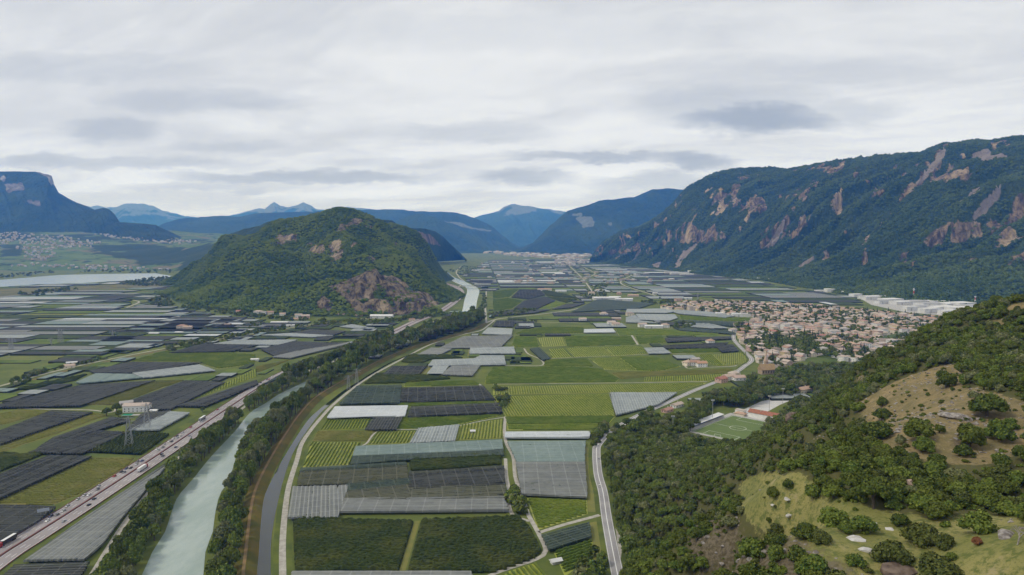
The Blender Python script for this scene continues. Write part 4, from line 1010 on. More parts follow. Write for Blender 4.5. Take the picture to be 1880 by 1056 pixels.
def crown_mesh(name, seed, nleaf, leaf, m, nlobe=7, core=1, squash=.8, trunk=None, cone=False):
    """unit crown: radius about 1, centred at the origin, built from lobes carrying leaf sprays"""
    r = np.random.RandomState(seed); V, F, A = [], [], []; base = 0; MI = []
    lob = []
    for k in range(nlobe):
        if cone:
            t = k / max(1, nlobe - 1); q = np.array([(r.rand() - .5) * .2, (r.rand() - .5) * .2, -1.0 + 2.4 * t]); lr = .62 * (1 - t) + .16
        else:
            d = r.normal(size=3); d /= np.linalg.norm(d); d[2] = abs(d[2]) * 1.15 - .48
            q = d * (.48 + .26 * r.rand()); lr = (.40 + .20 * r.rand()) * (7 / max(7, nlobe)) ** .45
            if k == 0: q = np.array([0, 0, .05]); lr = .62
        lob.append((q, lr))
    cv, cf = ICOS[core]
    for q, lr in lob:
        v = cv * (1 + (r.rand(len(cv), 1) - .5) * .42) * lr * .86; v[:, 2] *= squash
        V.append(v + q * (1, 1, squash)); F.append(cf + base); A.append(r.rand(len(v)) * .4); base += len(v); MI.append(np.zeros(len(cf), int))
    w = np.array([l[1] ** 2 for l in lob]); w /= w.sum()
    li = r.choice(len(lob), nleaf, p=w)
    d = r.normal(size=(nleaf, 3)); d /= np.linalg.norm(d, axis=1)[:, None]; d[:, 2] = np.where(d[:, 2] < -.35, -d[:, 2], d[:, 2])
    c = np.array([lob[i][0] for i in li]) + d * (np.array([lob[i][1] for i in li]) * (.82 + .30 * r.rand(nleaf)))[:, None]
    c[:, 2] *= squash
    nrm = d + r.normal(size=(nleaf, 3)) * .55; nrm /= np.linalg.norm(nrm, axis=1)[:, None]
    t = np.cross(nrm, r.normal(size=(nleaf, 3))); t /= np.linalg.norm(t, axis=1)[:, None]; b = np.cross(nrm, t)
    s = leaf * (.6 + .8 * r.rand(nleaf))[:, None]
    lv = np.stack([c - t * s - b * s * .7, c + t * s * .9 - b * s * .5, c + t * s * .8 + b * s * .9, c - t * s * .7 + b * s], 1).reshape(-1, 3)
    V.append(lv); F2 = (np.arange(nleaf * 4).reshape(-1, 4) + base); A.append(np.repeat(r.rand(nleaf), 4)); base += len(lv)
    tri = np.concatenate(F); FF = [tri, F2]; mi = np.zeros(len(tri) + nleaf, int); mats = [m]
    if trunk:
        h = trunk; n = 5; a = np.arange(n) * 2 * math.pi / n
        tv = np.concatenate([np.c_[np.cos(a) * .09, np.sin(a) * .09, np.full(n, -h)], np.c_[np.cos(a) * .05, np.sin(a) * .05, np.full(n, 0)]])
        i = np.arange(n); tf = np.stack([i, (i + 1) % n, n + (i + 1) % n, n + i], 1) + base
        V.append(tv); A.append(np.zeros(2 * n)); FF.append(tf); mi = np.r_[mi, np.ones(n, int)]; mats.append(M_BARK)
    return mk(name, np.concatenate(V), FF, mats, mi, False, {'var': np.concatenate(A)})
def trunk_mesh(name, seed, h):
    r = np.random.RandomState(seed); b = MB(); top = np.array([r.rand() * .16 - .08, r.rand() * .16 - .08, 0])
    b.bar((0, 0, -h - .12), top + (0, 0, -h * .35), .085, n=6)
    for k in range(4):
        a = k * 1.57 + r.rand(); b.bar(top + (0, 0, -h * .45), (math.cos(a) * .45, math.sin(a) * .45, .15 * r.rand()), .04, n=5)
    return mk(name, b.v, b.f, [M_BARK])
NEARV = {t: [crown_mesh('crown', 100 + i + 17 * len(t), 900, .080, LEAF[t], 13, 1, .92) for i in range(4)] for t in ('oak', 'green', 'olive', 'grey')}
BUSHV = {t: [crown_mesh('crown', 300 + i + 17 * len(t), 1500, .058, LEAF[t], 15, 1, .86) for i in range(3)] for t in ('oak', 'green', 'olive', 'red')}
TRUNKS = [trunk_mesh('trunk', 50 + i, 1.0) for i in range(3)]
def tree(name, x, y, z, rad, ht, tone, label, group, cat='tree', variants=None):
    root = bpy.data.objects.new(name, None); COL.objects.link(root); root.location = (x, y, z)
    root.rotation_euler = (0, 0, R.uniform(0, 6.28)); tag(root, label, cat, group)
    vs = (variants or NEARV)[tone]; zc = max(ht - rad * .85, rad * .45)
    vz = max(1.0, min(1.5, ht / rad / 2.1)); zc = max(ht - rad * vz * .85, rad * .42)
    cr = ob('crown', R.choice(vs), root, (0, 0, zc), scale=(rad * R.uniform(.9, 1.1), rad * R.uniform(.9, 1.1), rad * vz * R.uniform(.9, 1.15)))
    ob('trunk', R.choice(TRUNKS), root, (0, 0, zc), scale=(rad, rad, zc))
    return root
# ---- masses: points carrying instanced crowns
def crown_set(name, meshes):
    c = bpy.data.collections.new(name)
    for m in meshes: c.objects.link(bpy.data.objects.new(name, m))
    return c
def scatter_group(coll):
    g = bpy.data.node_groups.new('scatter', 'GeometryNodeTree')
    g.interface.new_socket('Geometry', in_out='INPUT', socket_type='NodeSocketGeometry'); g.interface.new_socket('Geometry', in_out='OUTPUT', socket_type='NodeSocketGeometry')
    n = g.nodes; i, o = n.new('NodeGroupInput'), n.new('NodeGroupOutput')
    ci = n.new('GeometryNodeCollectionInfo'); ci.inputs['Collection'].default_value = coll; ci.inputs['Separate Children'].default_value = True; ci.inputs['Reset Children'].default_value = True
    ip = n.new('GeometryNodeInstanceOnPoints'); ip.inputs['Pick Instance'].default_value = True
    def at(nm, t):
        a = n.new('GeometryNodeInputNamedAttribute'); a.data_type = t; a.inputs['Name'].default_value = nm; return a.outputs['Attribute']
    L = g.links
    L.new(i.outputs[0], ip.inputs['Points']); L.new(ci.outputs[0], ip.inputs['Instance']); L.new(at('pick', 'INT'), ip.inputs['Instance Index'])
    L.new(at('scl', 'FLOAT_VECTOR'), ip.inputs['Scale']); L.new(at('rot', 'FLOAT_VECTOR'), ip.inputs['Rotation']); L.new(ip.outputs[0], o.inputs[0])
    return g
GROUPS = {}
def mass(name, P, rad, coll, label, cat='trees', zmul=1.0, group=None):
    """P (n,3) crown centres, rad (n,) crown radii: one object that nobody would count"""
    P = np.asarray(P, float); n = len(P); nv = len(coll.objects)
    me = bpy.data.meshes.new(name); me.vertices.add(n); me.vertices.foreach_set('co', P.astype(np.float32).reshape(-1))
    r = NR
    a = me.attributes.new('pick', 'INT', 'POINT'); a.data.foreach_set('value', r.randint(0, nv, n).astype(np.int32))
    a = me.attributes.new('scl', 'FLOAT_VECTOR', 'POINT'); a.data.foreach_set('vector', (np.asarray(rad)[:, None] * np.c_[r.uniform(.85, 1.2, n), r.uniform(.85, 1.2, n), zmul * r.uniform(.85, 1.25, n)]).astype(np.float32).reshape(-1))
    a = me.attributes.new('rot', 'FLOAT_VECTOR', 'POINT'); a.data.foreach_set('vector', np.c_[np.zeros((n, 2)), r.uniform(0, 6.28, n)].astype(np.float32).reshape(-1))
    me.update(); o = ob(name, me); tag(o, label, cat, group, 'stuff')
    if coll.name not in GROUPS: GROUPS[coll.name] = scatter_group(coll)
    md = o.modifiers.new('scatter', 'NODES'); md.node_group = GROUPS[coll.name]
    return o
FARC = crown_set('far crowns', [crown_mesh('crown', 500 + i, 90, .20, LEAF['hill'], 4, 1, .85) for i in range(5)])
MTNC = crown_set('mountain crowns', [crown_mesh('crown', 540 + i, 60, .22, LEAF['mtn'], 3, 1, .95) for i in range(4)])
MIDC = crown_set('valley crowns', [crown_mesh('crown', 520 + i, 160, .15, LEAF[('oak', 'green', 'grey', 'green', 'oak', 'olive')[i]], 6, 1, .9, trunk=1.1) for i in range(6)])
WOODC = crown_set('wood crowns', [crown_mesh('crown', 560 + i, 560, .092, LEAF[('oak', 'green', 'oak', 'olive', 'green', 'oak', 'grey')[i]], 10, 1, .95, trunk=1.3) for i in range(7)])
RIVC = crown_set('river crowns', [crown_mesh('crown', 590 + i, 300, .13, LEAF[('green', 'grey', 'oak', 'green', 'olive')[i]], 6, 1, .9, trunk=1.3) for i in range(5)])
CONC = crown_set('conifers', [crown_mesh('crown', 610 + i, 160, .14, LEAF['dark'], 7, 1, 1.0, cone=True) for i in range(3)])

def darts(cand, rad):
    """thin candidates (x, y, r): keep those not closer than r to one kept before"""
    cell = 3.0; G = {}; keep = []
    for x, y, r in cand:
        i, j = int(x // cell), int(y // cell); k = int(r // cell) + 1; ok = True
        for a in range(i - k, i + k + 1):
            for b in range(j - k, j + k + 1):
                for q in G.get((a, b), ()):
                    if (q[0] - x) ** 2 + (q[1] - y) ** 2 < r * r: ok = False; break
                if not ok: break
            if not ok: break
        if ok: G.setdefault((i, j), []).append((x, y)); keep.append((x, y, r))
    return np.array(keep)
def hz(x, y):
    h = hillside_grid(x, y); inr = (x > -30) & (x < 757) & (y > 20) & (y < 897)
    return np.where(inr, np.maximum(h, 0), 0)
def seen(x, y, ztop, slack=2.0):
    ok = np.ones(len(x), bool)
    for t in np.linspace(.05, .96, 60):
        ok &= hz(x * t, y * t) < CAMZ + (ztop - CAMZ) * t + slack
    return ok

# ---- central hill
def scatter_surface(X, Y, Z, keepmask, n, seed):
    r = np.random.RandomState(seed); ny, nx = X.shape
    ax, ay, az = X[:-1, 1:] - X[:-1, :-1], Y[:-1, 1:] - Y[:-1, :-1], 0
    bx, by = X[1:, :-1] - X[:-1, :-1], Y[1:, :-1] - Y[:-1, :-1]
    ar = np.abs(ax * by - ay * bx) * keepmask[:-1, :-1]
    p = ar.ravel() / ar.sum(); k = r.choice(len(p), n, p=p); j, i = k // (nx - 1), k % (nx - 1); u, v = r.rand(n), r.rand(n)
    f = lambda Q: (Q[j, i] * (1 - u) + Q[j, i + 1] * u) * (1 - v) + (Q[j + 1, i] * (1 - u) + Q[j + 1, i + 1] * u) * v
    return np.c_[f(X), f(Y), f(Z)]
pxh, pyh = proj(CHX, CHY, Zc)
kb = (Zc > .5) & ((CHY < 3500) | (Zc > 120)) & (CHROCK < .5)
P = scatter_surface(CHX, CHY, Zc, kb, 26000, 5)
rr = NR.uniform(3.2, 6.8, len(P)) * (.75 + .5 * fbm(P[:, 0] / 90, P[:, 1] / 90, 6))
P[:, 2] += rr * .75
mass('hill_forest', P, rr, FARC, 'dense green forest covering the rocky hill in the middle of the valley', 'forest')
kb = (CHROCK >= .2) & (Zc > 1)
P = scatter_surface(CHX, CHY, Zc, kb, 300, 6); rr = NR.uniform(2.2, 4.2, len(P)); P[:, 2] += rr * .6
mass('cliff_shrubs', P, rr, FARC, 'scattered shrubs clinging to the reddish cliffs of the middle hill', 'shrubs')
# ---- rocky mountain
X, Y, Z, rk, pl, tt = RMT
ppx, _ = proj(X, Y, Z)
kb = (rk < .6) & (pl < .4) & (tt < 1.06) & (ppx > 1040) & (ppx < 2080)
P = scatter_surface(X, Y, Z, kb, 52000, 7); sz = P[:, 1] / 4000
rr = NR.uniform(5.0, 9.5, len(P)) * (.7 + .6 * fbm(P[:, 0] / 160, P[:, 1] / 160, 9)); P[:, 2] += rr * .45
mass('mountain_forest', P, rr, MTNC, 'dark green forest on the steep rocky mountain', 'forest')

# ---- riverside woods
def strip(L, Rr, y0, y1, sp, seed):
    r = np.random.RandomState(seed); A, B = smooth(L, 4), smooth(Rr, 4); out = []
    for _ in range(9000):
        y = r.uniform(y0, y1); a = np.interp(y, A[:, 1], A[:, 0]); b = np.interp(y, B[:, 1], B[:, 0])
        if b - a < 1: continue
        out.append((r.uniform(a, b), y, sp * r.uniform(.8, 1.25)))
    return darts(out, sp)
mono = lambda P: [p for i, p in enumerate(P) if i == 0 or p[1] > max(q[1] for q in P[:i])]
CYm = [(p[0] + (11 if p[1] < 800 else 7), p[1]) for p in CYC[::6]]
RL = smooth(RIV_L, 5); RRr = smooth(RIV_R, 5)
T1 = strip(mono(CYm), mono([tuple(p - (3.5, 0)) for p in RL[::4]]), 400, 1480, 8.2, 1)
T1 = np.array([t for t in T1 if not (760 < t[1] < 865 and R.random() < .0)])
px1, py1 = proj(T1[:, 0], T1[:, 1], 0 * T1[:, 0])
T1 = T1[~((px1 > 425) & (px1 < 455) & (py1 > 745) & (py1 < 775))]
T2 = strip(mono([tuple(p + (7.0, 0)) for p in RRr[::4]]), mono([tuple(p - (8.5, 0)) for p in DYKE[::3]]), 400, 1880, 8.2, 2)
allr = [(x, y, r, 'left') for x, y, r in T1] + [(x, y, r, 'mid') for x, y, r in T2]
allr.sort(key=lambda t: t[1])
PLACE = {'left': 'between the white cycle path and the river', 'mid': 'between the river and the brown dyke'}
far_r = []; nind = 0
for x, y, r, side in allr:
    rad = R.uniform(4.8, 7.4) * (1 if R.random() > .15 else .7); ht = rad * R.uniform(2.4, 3.1)
    pxx, pyy = proj(x, y, 6.0)
    rb = x - np.interp(y, RRr[:, 1], RRr[:, 0])
    ht *= (1.34 if rb > 16 or y > 1150 else .92) if side == 'mid' else 1.1
    infr = -30 < pxx < 1900 and pyy < 1110
    if infr and nind < 290:
        tone = R.choices(('green', 'grey', 'oak', 'olive'), (40, 28, 26, 6))[0]; nind += 1
        col = {'green': 'fresh green', 'grey': 'grey green', 'oak': 'dark green', 'olive': 'yellowish green'}[tone]
        sec = 'at the near end' if y < 560 else 'on the straight' if y < 760 else 'on the far bend'
        tree('riverside_tree', x, y, 0, rad, ht, tone, f'{col} tree {sec} {PLACE[side]}', f'{col} trees {sec} {PLACE[side]}')
    elif infr: far_r.append((x, y, ht * (1.12 if y > 1000 else 1) - rad * .8, rad * (1.12 if y > 1000 else 1)))
far_r = np.array(far_r)
mass('riverside_wood', far_r[:, :3], far_r[:, 3], RIVC, 'long belt of riverside woodland running away to the bridge', 'wood', 1.3)

# ---- hillside and the wood beside the valley road
WOODPX = P_("1150,1230 1140,1056 1128,970 1120,900 1113,850 1118,806 1135,795 1190,772 1235,752 1262,738 1300,724 1330,713 1380,699 1420,691 1480,681 1560,664 1650,640 1700,600 1780,560 1960,535 1990,1230")
CLEAR = [P_("1262,796 1345,757 1408,768 1455,728 1478,728 1425,778 1385,815 1300,815"), P_("1200,752 1262,732 1262,752 1215,760")]
cand = []
r = np.random.RandomState(77)
xs, ys = r.uniform(20, 640, 90000), r.uniform(70, 1150, 90000)
zs = hz(xs, ys); pxs, pys = proj(xs, ys, zs)
ok = inside(pxs, pys, WOODPX) & ((pys < 1180))
for c in CLEAR: ok &= ~inside(pxs, pys, c)
ok &= ~((zs < 3) & (np.abs(np.interp(ys, RD[:170, 1], RD[:170, 0]) - xs) < 9) & (ys < 1000))
md = mask_px(xs, ys, zs, MEAD, 30, .02, 73) > 0; dr = mask_px(xs, ys, zs, DRY, 34, .02, 71) > 0; rkk = mask_px(xs, ys, zs, ROCKY, 40, .02, 75) > 0
u = r.rand(len(xs))
thinz = mask_px(xs, ys, zs, [P_('1560,690 1700,672 1760,680 1900,720 1900,860 1740,868 1640,838 1560,800')], 40, .02, 79) > 0
ok &= ~(thinz & (r.rand(len(xs)) > .36)); ok &= ~md; ok &= ~(dr & (u > .012)); ok &= ~(rkk & (u > .38)); ok &= ~(np.hypot(xs, ys) < 118)
sm = np.clip(zs / 60, 0, 1)
rad = (5.2 * (1 - sm) + 2.9 * sm) * r.uniform(.7, 1.25, len(xs))
idx = np.where(ok)[0]
K = darts([(xs[i], ys[i], rad[i] * 1.12) for i in idx], 0)
x, y = K[:, 0], K[:, 1]; rad = K[:, 2] / 1.12; z = hz(x, y); sm = np.clip(z / 60, 0, 1)
ht = rad * (2.4 * (1 - sm) + 1.5 * sm) * NR.uniform(.85, 1.2, len(x))
vis = seen(x, y, z + ht, 3.0)
VIEW = [P_("1262,790 1300,766 1306,742 1345,744 1380,741 1400,732 1443,722 1452,733 1434,747 1412,760 1408,774 1392,788 1370,806 1330,804 1290,799"), P_("1308,688 1372,686 1372,706 1310,712"), P_("1205,748 1255,724 1300,707 1310,713 1262,734 1262,752 1212,758"), P_("1385,655 1425,655 1425,688 1385,692"), P_("1462,712 1492,710 1490,724 1464,726")]
for q in VIEW:
    ground_y = max(p[1] for p in q)
    for f_ in (.35, .7, 1.0):
        a_, b_ = proj(x, y, z + ht * f_); vis &= ~inside(a_, b_, q)
x, y, z, rad, ht = x[vis], y[vis], z[vis], rad[vis], ht[vis]
ppx, ppy = proj(x, y, z + ht * .6)
size = rad / np.hypot(x, y) * ((ppx < 1885) & (ppy < 1062))
order = np.argsort(-size)
def zone(px, py, z):
    if z < 12: return 'in the wood beside the valley road'
    if py < 700: return 'near the crest of the hillside above the village'
    if px > 1560 and py < 860: return 'around the dry grassy slope'
    if px > 1380 and py < 960: return 'in the dark wood behind the green meadow'
    if px < 1380: return 'on the wooded slope below the meadow'
    return 'among the rocks in front of the meadow'
for i in order[:285]:
    tone = R.choices(('oak', 'green', 'olive', 'grey'), (48, 28, 18, 6))[0]
    col = {'oak': 'dark green', 'green': 'fresh green', 'olive': 'olive green', 'grey': 'grey green'}[tone]
    zn = zone(ppx[i], ppy[i], z[i]); szw = 'large' if rad[i] > 3.6 else 'small'
    tree('hillside_tree', x[i], y[i], z[i] - .2, rad[i], ht[i], tone, f'{szw} {col} round crowned tree {zn}', f'{szw} {col} trees {zn}')
i = order[285:]
mass('hillside_wood', np.c_[x[i], y[i], z[i] + ht[i] - rad[i] * .85], rad[i], WOODC, 'dense mixed wood covering the hillside and the flat ground by the road', 'wood')
# undergrowth between the trunks
n = 2600; xs, ys = r.uniform(40, 620, 40000), r.uniform(100, 620, 40000); zs = hz(xs, ys); pxs, pys = proj(xs, ys, zs)
rkk = mask_px(xs, ys, zs, ROCKY, 40, .02, 75) > 0; dr = mask_px(xs, ys, zs, DRY, 34, .02, 71) > 0; md = mask_px(xs, ys, zs, MEAD, 30, .02, 73) > 0
ok = (zs > 15) & inside(pxs, pys, WOODPX) & ~(md & (r.rand(len(xs)) > .08)) & ~(dr & (r.rand(len(xs)) > .34)) & (np.hypot(xs, ys) > 112)
i = np.where(ok & (rkk | (r.rand(len(xs)) < .5)))[0][:n * 2]; q = r.uniform(.45, 1.5, len(i))
UNDC = crown_set('undergrowth crowns', [crown_mesh('crown', 640 + k, 160, .16, LEAF[('olive', 'oak', 'green', 'oak')[k]], 4, 1, .7) for k in range(4)])
mass('undergrowth', np.c_[xs[i], ys[i], zs[i] + q * .3], q, UNDC, 'low scrub and undergrowth on the rocky hillside', 'undergrowth')

# ---- single trees and bushes that stand out on the meadow and the dry slope: base position in survey pixels, crown width in the same
BUSH = [(1420, 913, 26, 'oak', "round dark bush at the left end of the meadow"), (1447, 895, 23, 'oak', "small round bush at the upper left of the meadow"), (1494, 915, 32, 'green', "fresh green tree at the meadow edge, left of a pair"), (1530, 916, 36, 'green', "fresh green tree at the meadow edge, right of a pair"),
 (1562, 908, 36, 'oak', "tall dark tree at the edge of the wood behind the meadow"), (1604, 934, 50, 'oak', "tallest dark tree standing forward into the meadow"), (1651, 964, 32, 'oak', "round dark bush in the middle of the meadow"), (1690, 997, 56, 'olive', "big domed olive green bush on the meadow"),
 (1731, 1004, 38, 'olive', "lower olive green bush joined to the big domed one"), (1720, 952, 38, 'oak', "dark tree behind the big domed bush"), (1793, 979, 50, 'green', "light green open crowned tree at the right of the meadow"), (1794, 1001, 19, 'red', "small reddish bush below the light green tree"),
 (1479, 988, 42, 'oak', "dark bush at the left of the clump on the meadow"), (1508, 996, 34, 'olive', "yellowish bush in the clump on the meadow"), (1530, 966, 52, 'green', "broad green bush in the clump on the meadow"), (1584, 977, 40, 'green', "leafy green tree right of the clump, above white rocks"), (1551, 978, 24, 'green', "small green bush between clump and leafy tree"),
 (1638, 1030, 56, 'olive', "wide olive bush in front of the white rocks"), (1710, 1032, 30, 'olive', "small olive bush beside a grey boulder"), (1729, 1062, 60, 'olive', "wide yellowish bush at the lower edge of the meadow"), (1748, 1028, 22, 'green', "thin green bush right of the grey boulder"), (1480, 1050, 40, 'green', "green bush among the rocks below the meadow"),
 (1572, 1036, 32, 'green', "green bush beside the rocks at the lower edge"), (1425, 1003, 38, 'oak', "dark bush at the top of the cliff"), (1428, 985, 32, 'olive', "olive bush at the top of the cliff"),
 (1685, 806, 50, 'oak', "largest round tree standing alone on the dry slope"), (1698, 829, 34, 'green', "smaller tree just below the largest one on the dry slope"), (1725, 795, 20, 'oak', "small bush right of the largest tree on the dry slope"), (1781, 820, 48, 'oak', "dark tree amid stones on the dry slope"), (1768, 838, 28, 'oak', "low bush left of the tree amid stones"),
 (1836, 808, 48, 'green', "green tree at the right of the dry slope"), (1852, 788, 26, 'green', "small green tree above the one at the right of the dry slope"), (1812, 764, 54, 'oak', "dark broad tree at the upper right of the dry slope"), (1620, 772, 30, 'oak', "small dark tree at the upper left of the dry slope"), (1608, 808, 46, 'oak', "dark double tree at the left of the dry slope"), (1737, 712, 34, 'oak', "dark tree at the top of the dry slope")]
def on_hill(px, py):
    a, b, c = ray(px, py); t = np.linspace(60, 900, 3400); xx, yy, zz = a * t, b * t, CAMZ + c * t
    h = hz(xx, yy); k = np.argmax(zz <= h); return xx[k], yy[k], h[k], t[k]
for bx, by, bw, tone, lab in BUSH:
    X0, Y0, Z0, t0 = on_hill(bx, min(by, 1054) if by < 1056 else by)
    rr = bw * t0 / FPX * .61
    tall = 2.1 if 'tall' in lab else 1.5 if 'tree' in lab else 1.2
    tree('meadow_bush' if 'bush' in lab else 'meadow_tree', X0, Y0, Z0 - .1, rr, rr * tall, tone, lab, 'single trees and bushes on the hillside clearings', 'bush' if 'bush' in lab else 'tree', BUSHV)

# ---- rocks
M_ROCK = plain('grey rock', (.15, .13, .115), (.36, .33, .30), .8, .95, 6)
M_ROCKW = plain('pale rock', (.42, .40, .37), (.58, .56, .53), .9, .95, 6)
M_ROCKB = plain('brown rock', (.10, .072, .055), (.21, .16, .125), .5, .95, 6)
def rock_mesh(name, seed, m):
    v, f = ICOS[2]; r = np.random.RandomState(seed); d = v.copy()
    d *= (.65 + .6 * fbm(v[:, 0] * 1.7 + seed, v[:, 1] * 1.7 + v[:, 2] * 1.3, seed, 4))[:, None]
    for _ in range(5):
        nrm = r.normal(size=3); nrm /= np.linalg.norm(nrm); k = d @ nrm; cut = .55; d -= np.outer(np.maximum(k - cut, 0), nrm)
    return mk(name, d, f, [m])
for bx, by, w, sq, m, lab in [(1571, 992, 30, .35, M_ROCKW, "flat white rock slab in the middle of the meadow, larger of two"), (1590, 1012, 20, .4, M_ROCKW, "flat white rock slab below the larger one"), (1694, 1033, 13, .9, M_ROCK, "grey boulder beside the small olive bush"), (1449, 950, 14, .4, M_ROCKW, "pale rock under the left part of the meadow, long and low"),
    (1420, 930, 8, .6, M_ROCKW, "small white stone at the left end of the meadow"), (1632, 972, 16, .35, M_ROCKW, "pale rock slab right of the leafy green tree"), (1604, 962, 14, .35, M_ROCKW, "pale rock slab at the foot of the leafy green tree"), (1446, 917, 14, .3, M_ROCKW, "faint pale rock in the grass at the upper left"),
    (1653, 1054, 56, .55, M_ROCKB, "big brown rock at the lower edge of the meadow"), (1457, 772, 24, 1.1, M_ROCKB, "brown rock knob rising from the wood above the car park"), (1848, 985, 40, .35, M_ROCK, "grey rock ledge under the dead tree"), (1865, 660, 34, .6, M_ROCKB, "dark rock outcrop high on the hillside at the right edge"), (1660, 832, 18, .6, M_ROCK, "grey rock heap left of the largest lone tree"), (1755, 766, 40, .3, M_ROCK, "low stone ledge across the dry slope")]:
    X0, Y0, Z0, t0 = on_hill(bx, by); rr = w * t0 / FPX * .6
    tag(ob('boulder', rock_mesh('boulder', int(bx), m), None, (X0, Y0, Z0), (0, 0, bx), (rr * 1.25, rr, rr * sq)), lab, 'rock', 'rocks on the hillside')
RB_V, RB_F, nb = [], [], 0
xs, ys = r.uniform(40, 520, 50000), r.uniform(110, 560, 50000); zs = hz(xs, ys); pxs, pys = proj(xs, ys, zs)
rk2 = mask_px(xs, ys, zs, ROCKY, 40, .02, 75) > 0; dr = mask_px(xs, ys, zs, DRY, 34, .02, 71) > 0; md = mask_px(xs, ys, zs, MEAD, 30, .02, 73) > 0
i = np.where((zs > 15) & ((rk2 & (fbm(xs / 6, ys / 6, 3) > .5) & (r.rand(len(xs)) < .5)) | (dr & (fbm(xs / 8, ys / 8, 5) > .52) & (r.rand(len(xs)) < .6)) | (md & (fbm(xs / 9, ys / 9, 8) > .66) & (r.rand(len(xs)) < .10))))[0][:4200]
v, f = ICOS[1]
for k in i:
    s = r.uniform(.18, .75) * (1.5 if rk2[k] and r.rand() < .3 else 1); q = v * (1 + (r.rand(len(v), 1) - .5) * .7) * s * np.array([1.2, 1, .65]); RB_V.append(q + (xs[k], ys[k], zs[k])); RB_F.append(f + nb); nb += len(v)
tag(ob('scattered_stones', mk('scattered_stones', np.concatenate(RB_V), np.concatenate(RB_F), [M_ROCK])), 'loose grey stones strewn over the dry slope and rocky edge', 'stones', kind='stuff')
# dead tree
X0, Y0, Z0, t0 = on_hill(1868, 1000)
b = MB(); q = np.random.RandomState(4)
def limb(p, d, L, rr, k):
    e = p + d * L; b.bar(p, e, rr, n=5)
    if k:
        for _ in range(3):
            dd = d + q.normal(size=3) * .6; dd /= np.linalg.norm(dd); limb(e, dd, L * .68, rr * .6, k - 1)
limb(np.array([0., 0, -.2]), np.array([.2, 0, .98]), 1.7, .16, 4)
tag(b.build('dead_tree', [plain('bleached wood', (.36, .33, .30), (.25, .22, .19), 2)], None, loc=(X0, Y0, Z0)), 'leafless bleached tree at the right edge of the meadow', 'tree')

# ---- hedges, valley trees, foot of the slopes
def px_mass(name, boxes, coll, label, rad, seed, cat='trees', zm=1.0):
    r = np.random.RandomState(seed); P, Q = [], []
    for poly, n in boxes:
        w = np.array(gpoly(poly)); c = 0; lo, hi = w.min(0), w.max(0); t = 0
        while c < n and t < n * 60:
            t += 1; p = lo + r.rand(2) * (hi - lo)
            if inside(p[0], p[1], [tuple(k) for k in w]): rr = r.uniform(*rad); P.append((p[0], p[1], rr * .75 * zm)); Q.append(rr); c += 1
    return mass(name, np.array(P), np.array(Q), coll, label, cat, zm)
px_mass('railway_hedge', [("312,646 300,640 335,630 395,622 400,627 345,640", 90), ("395,622 470,608 530,602 532,607 470,613 400,628", 70), ("0,705 100,678 200,657 200,659 100,681 0,708", 36), ("20,708 60,698 58,702 22,712", 14), ("530,600 620,590 680,583 685,588 620,596 534,606", 80), ("440,598 480,590 485,600 445,606", 30)], MIDC, 'dark hedge of trees following the railway', (2.4, 5.0), 3, 'hedge')
px_mass('lakeside_wood', [("215,522 260,512 322,509 322,524 260,526", 190), ("30,540 130,528 150,533 60,546", 70), ("272,552 305,542 318,562 285,566", 70), ("0,505 60,500 100,497 100,503 50,507 0,513", 50), ("130,500 220,494 320,496 320,501 200,502", 80)], MIDC, 'dark trees along the lake shore and the foot of the hill', (4, 8), 4, 'wood')
px_mass('hill_foot_wood', [("330,566 420,578 510,588 600,592 600,588 510,582 420,572 330,560", 130), ("640,598 700,596 740,590 800,583 800,577 740,584 700,590 640,592", 110), ("872,585 884,560 888,540 893,540 891,588", 50), ("815,500 850,488 872,490 880,500 850,508 835,500", 90), ("893,587 960,578 985,572 985,568 930,572 893,578", 80)], MIDC, 'belt of trees at the foot of the middle hill and by the bridge', (3.5, 6.5), 5, 'wood')
px_mass('valley_trees', [("1050,552 1092,548 1118,545 1108,530 1090,530 1080,538", 60), ("1086,528 1110,518 1118,528 1095,532", 40), ("1225,602 1262,590 1280,600 1250,606", 36), ("1170,556 1215,548 1240,556 1205,560", 40), ("1370,505 1440,512 1440,507 1370,500", 70), ("1440,518 1540,534 1560,540 1560,532 1450,510", 80), ("990,492 1045,490 1045,486 990,488", 40), ("960,596 985,594 984,590 962,592", 5),
     ("1080,483 1200,494 1300,506 1400,516 1500,534 1600,550 1700,560 1700,554 1600,543 1500,527 1400,510 1300,500 1200,489 1080,480", 420), ("905,714 926,712 934,742 922,752 914,735", 16), ("941,820 946,850 955,905 970,905 950,840 944,812", 0), ("935,905 950,900 965,940 950,948", 22), ("1084,806 1112,780 1116,790 1092,822", 26), ("1060,1020 1095,1012 1112,1056 1060,1080", 14)], MIDC, 'dark clumps of trees among fields and farms on the valley floor', (3, 6), 6)
# ---------------------------------------------------------------- houses
def wall_mat(name, c, win=(.05, .055, .06)):
    def f(g, b):
        o = g.obj(); sp = g.new('ShaderNodeSeparateXYZ'); g.put(sp.inputs[0], o)
        u = g.math('ADD', sp.outputs[0], sp.outputs[1])
        fu = g.math('PINGPONG', g.math('DIVIDE', u, 3.1), .5); fz = g.math('PINGPONG', g.math('DIVIDE', g.math('ADD', sp.outputs[2], .1), 2.9), .5)
        m = g.math('MULTIPLY', g.math('GREATER_THAN', fu, .34), g.math('GREATER_THAN', fz, .25))
        base = g.mix(g.noise(g.pos(), .25, 3), c, tuple(k * .86 for k in c))
        g.put(b.inputs['Base Color'], g.mix(m, base, win))
    return mat(name, f)
WALLC = {'cream': (.76, .68, .55), 'white': (.82, .81, .78), 'yellow': (.72, .60, .36), 'pink': (.60, .42, .36), 'beige': (.56, .49, .40)}
WALLM = {k: wall_mat(k + ' render', c) for k, c in WALLC.items()}
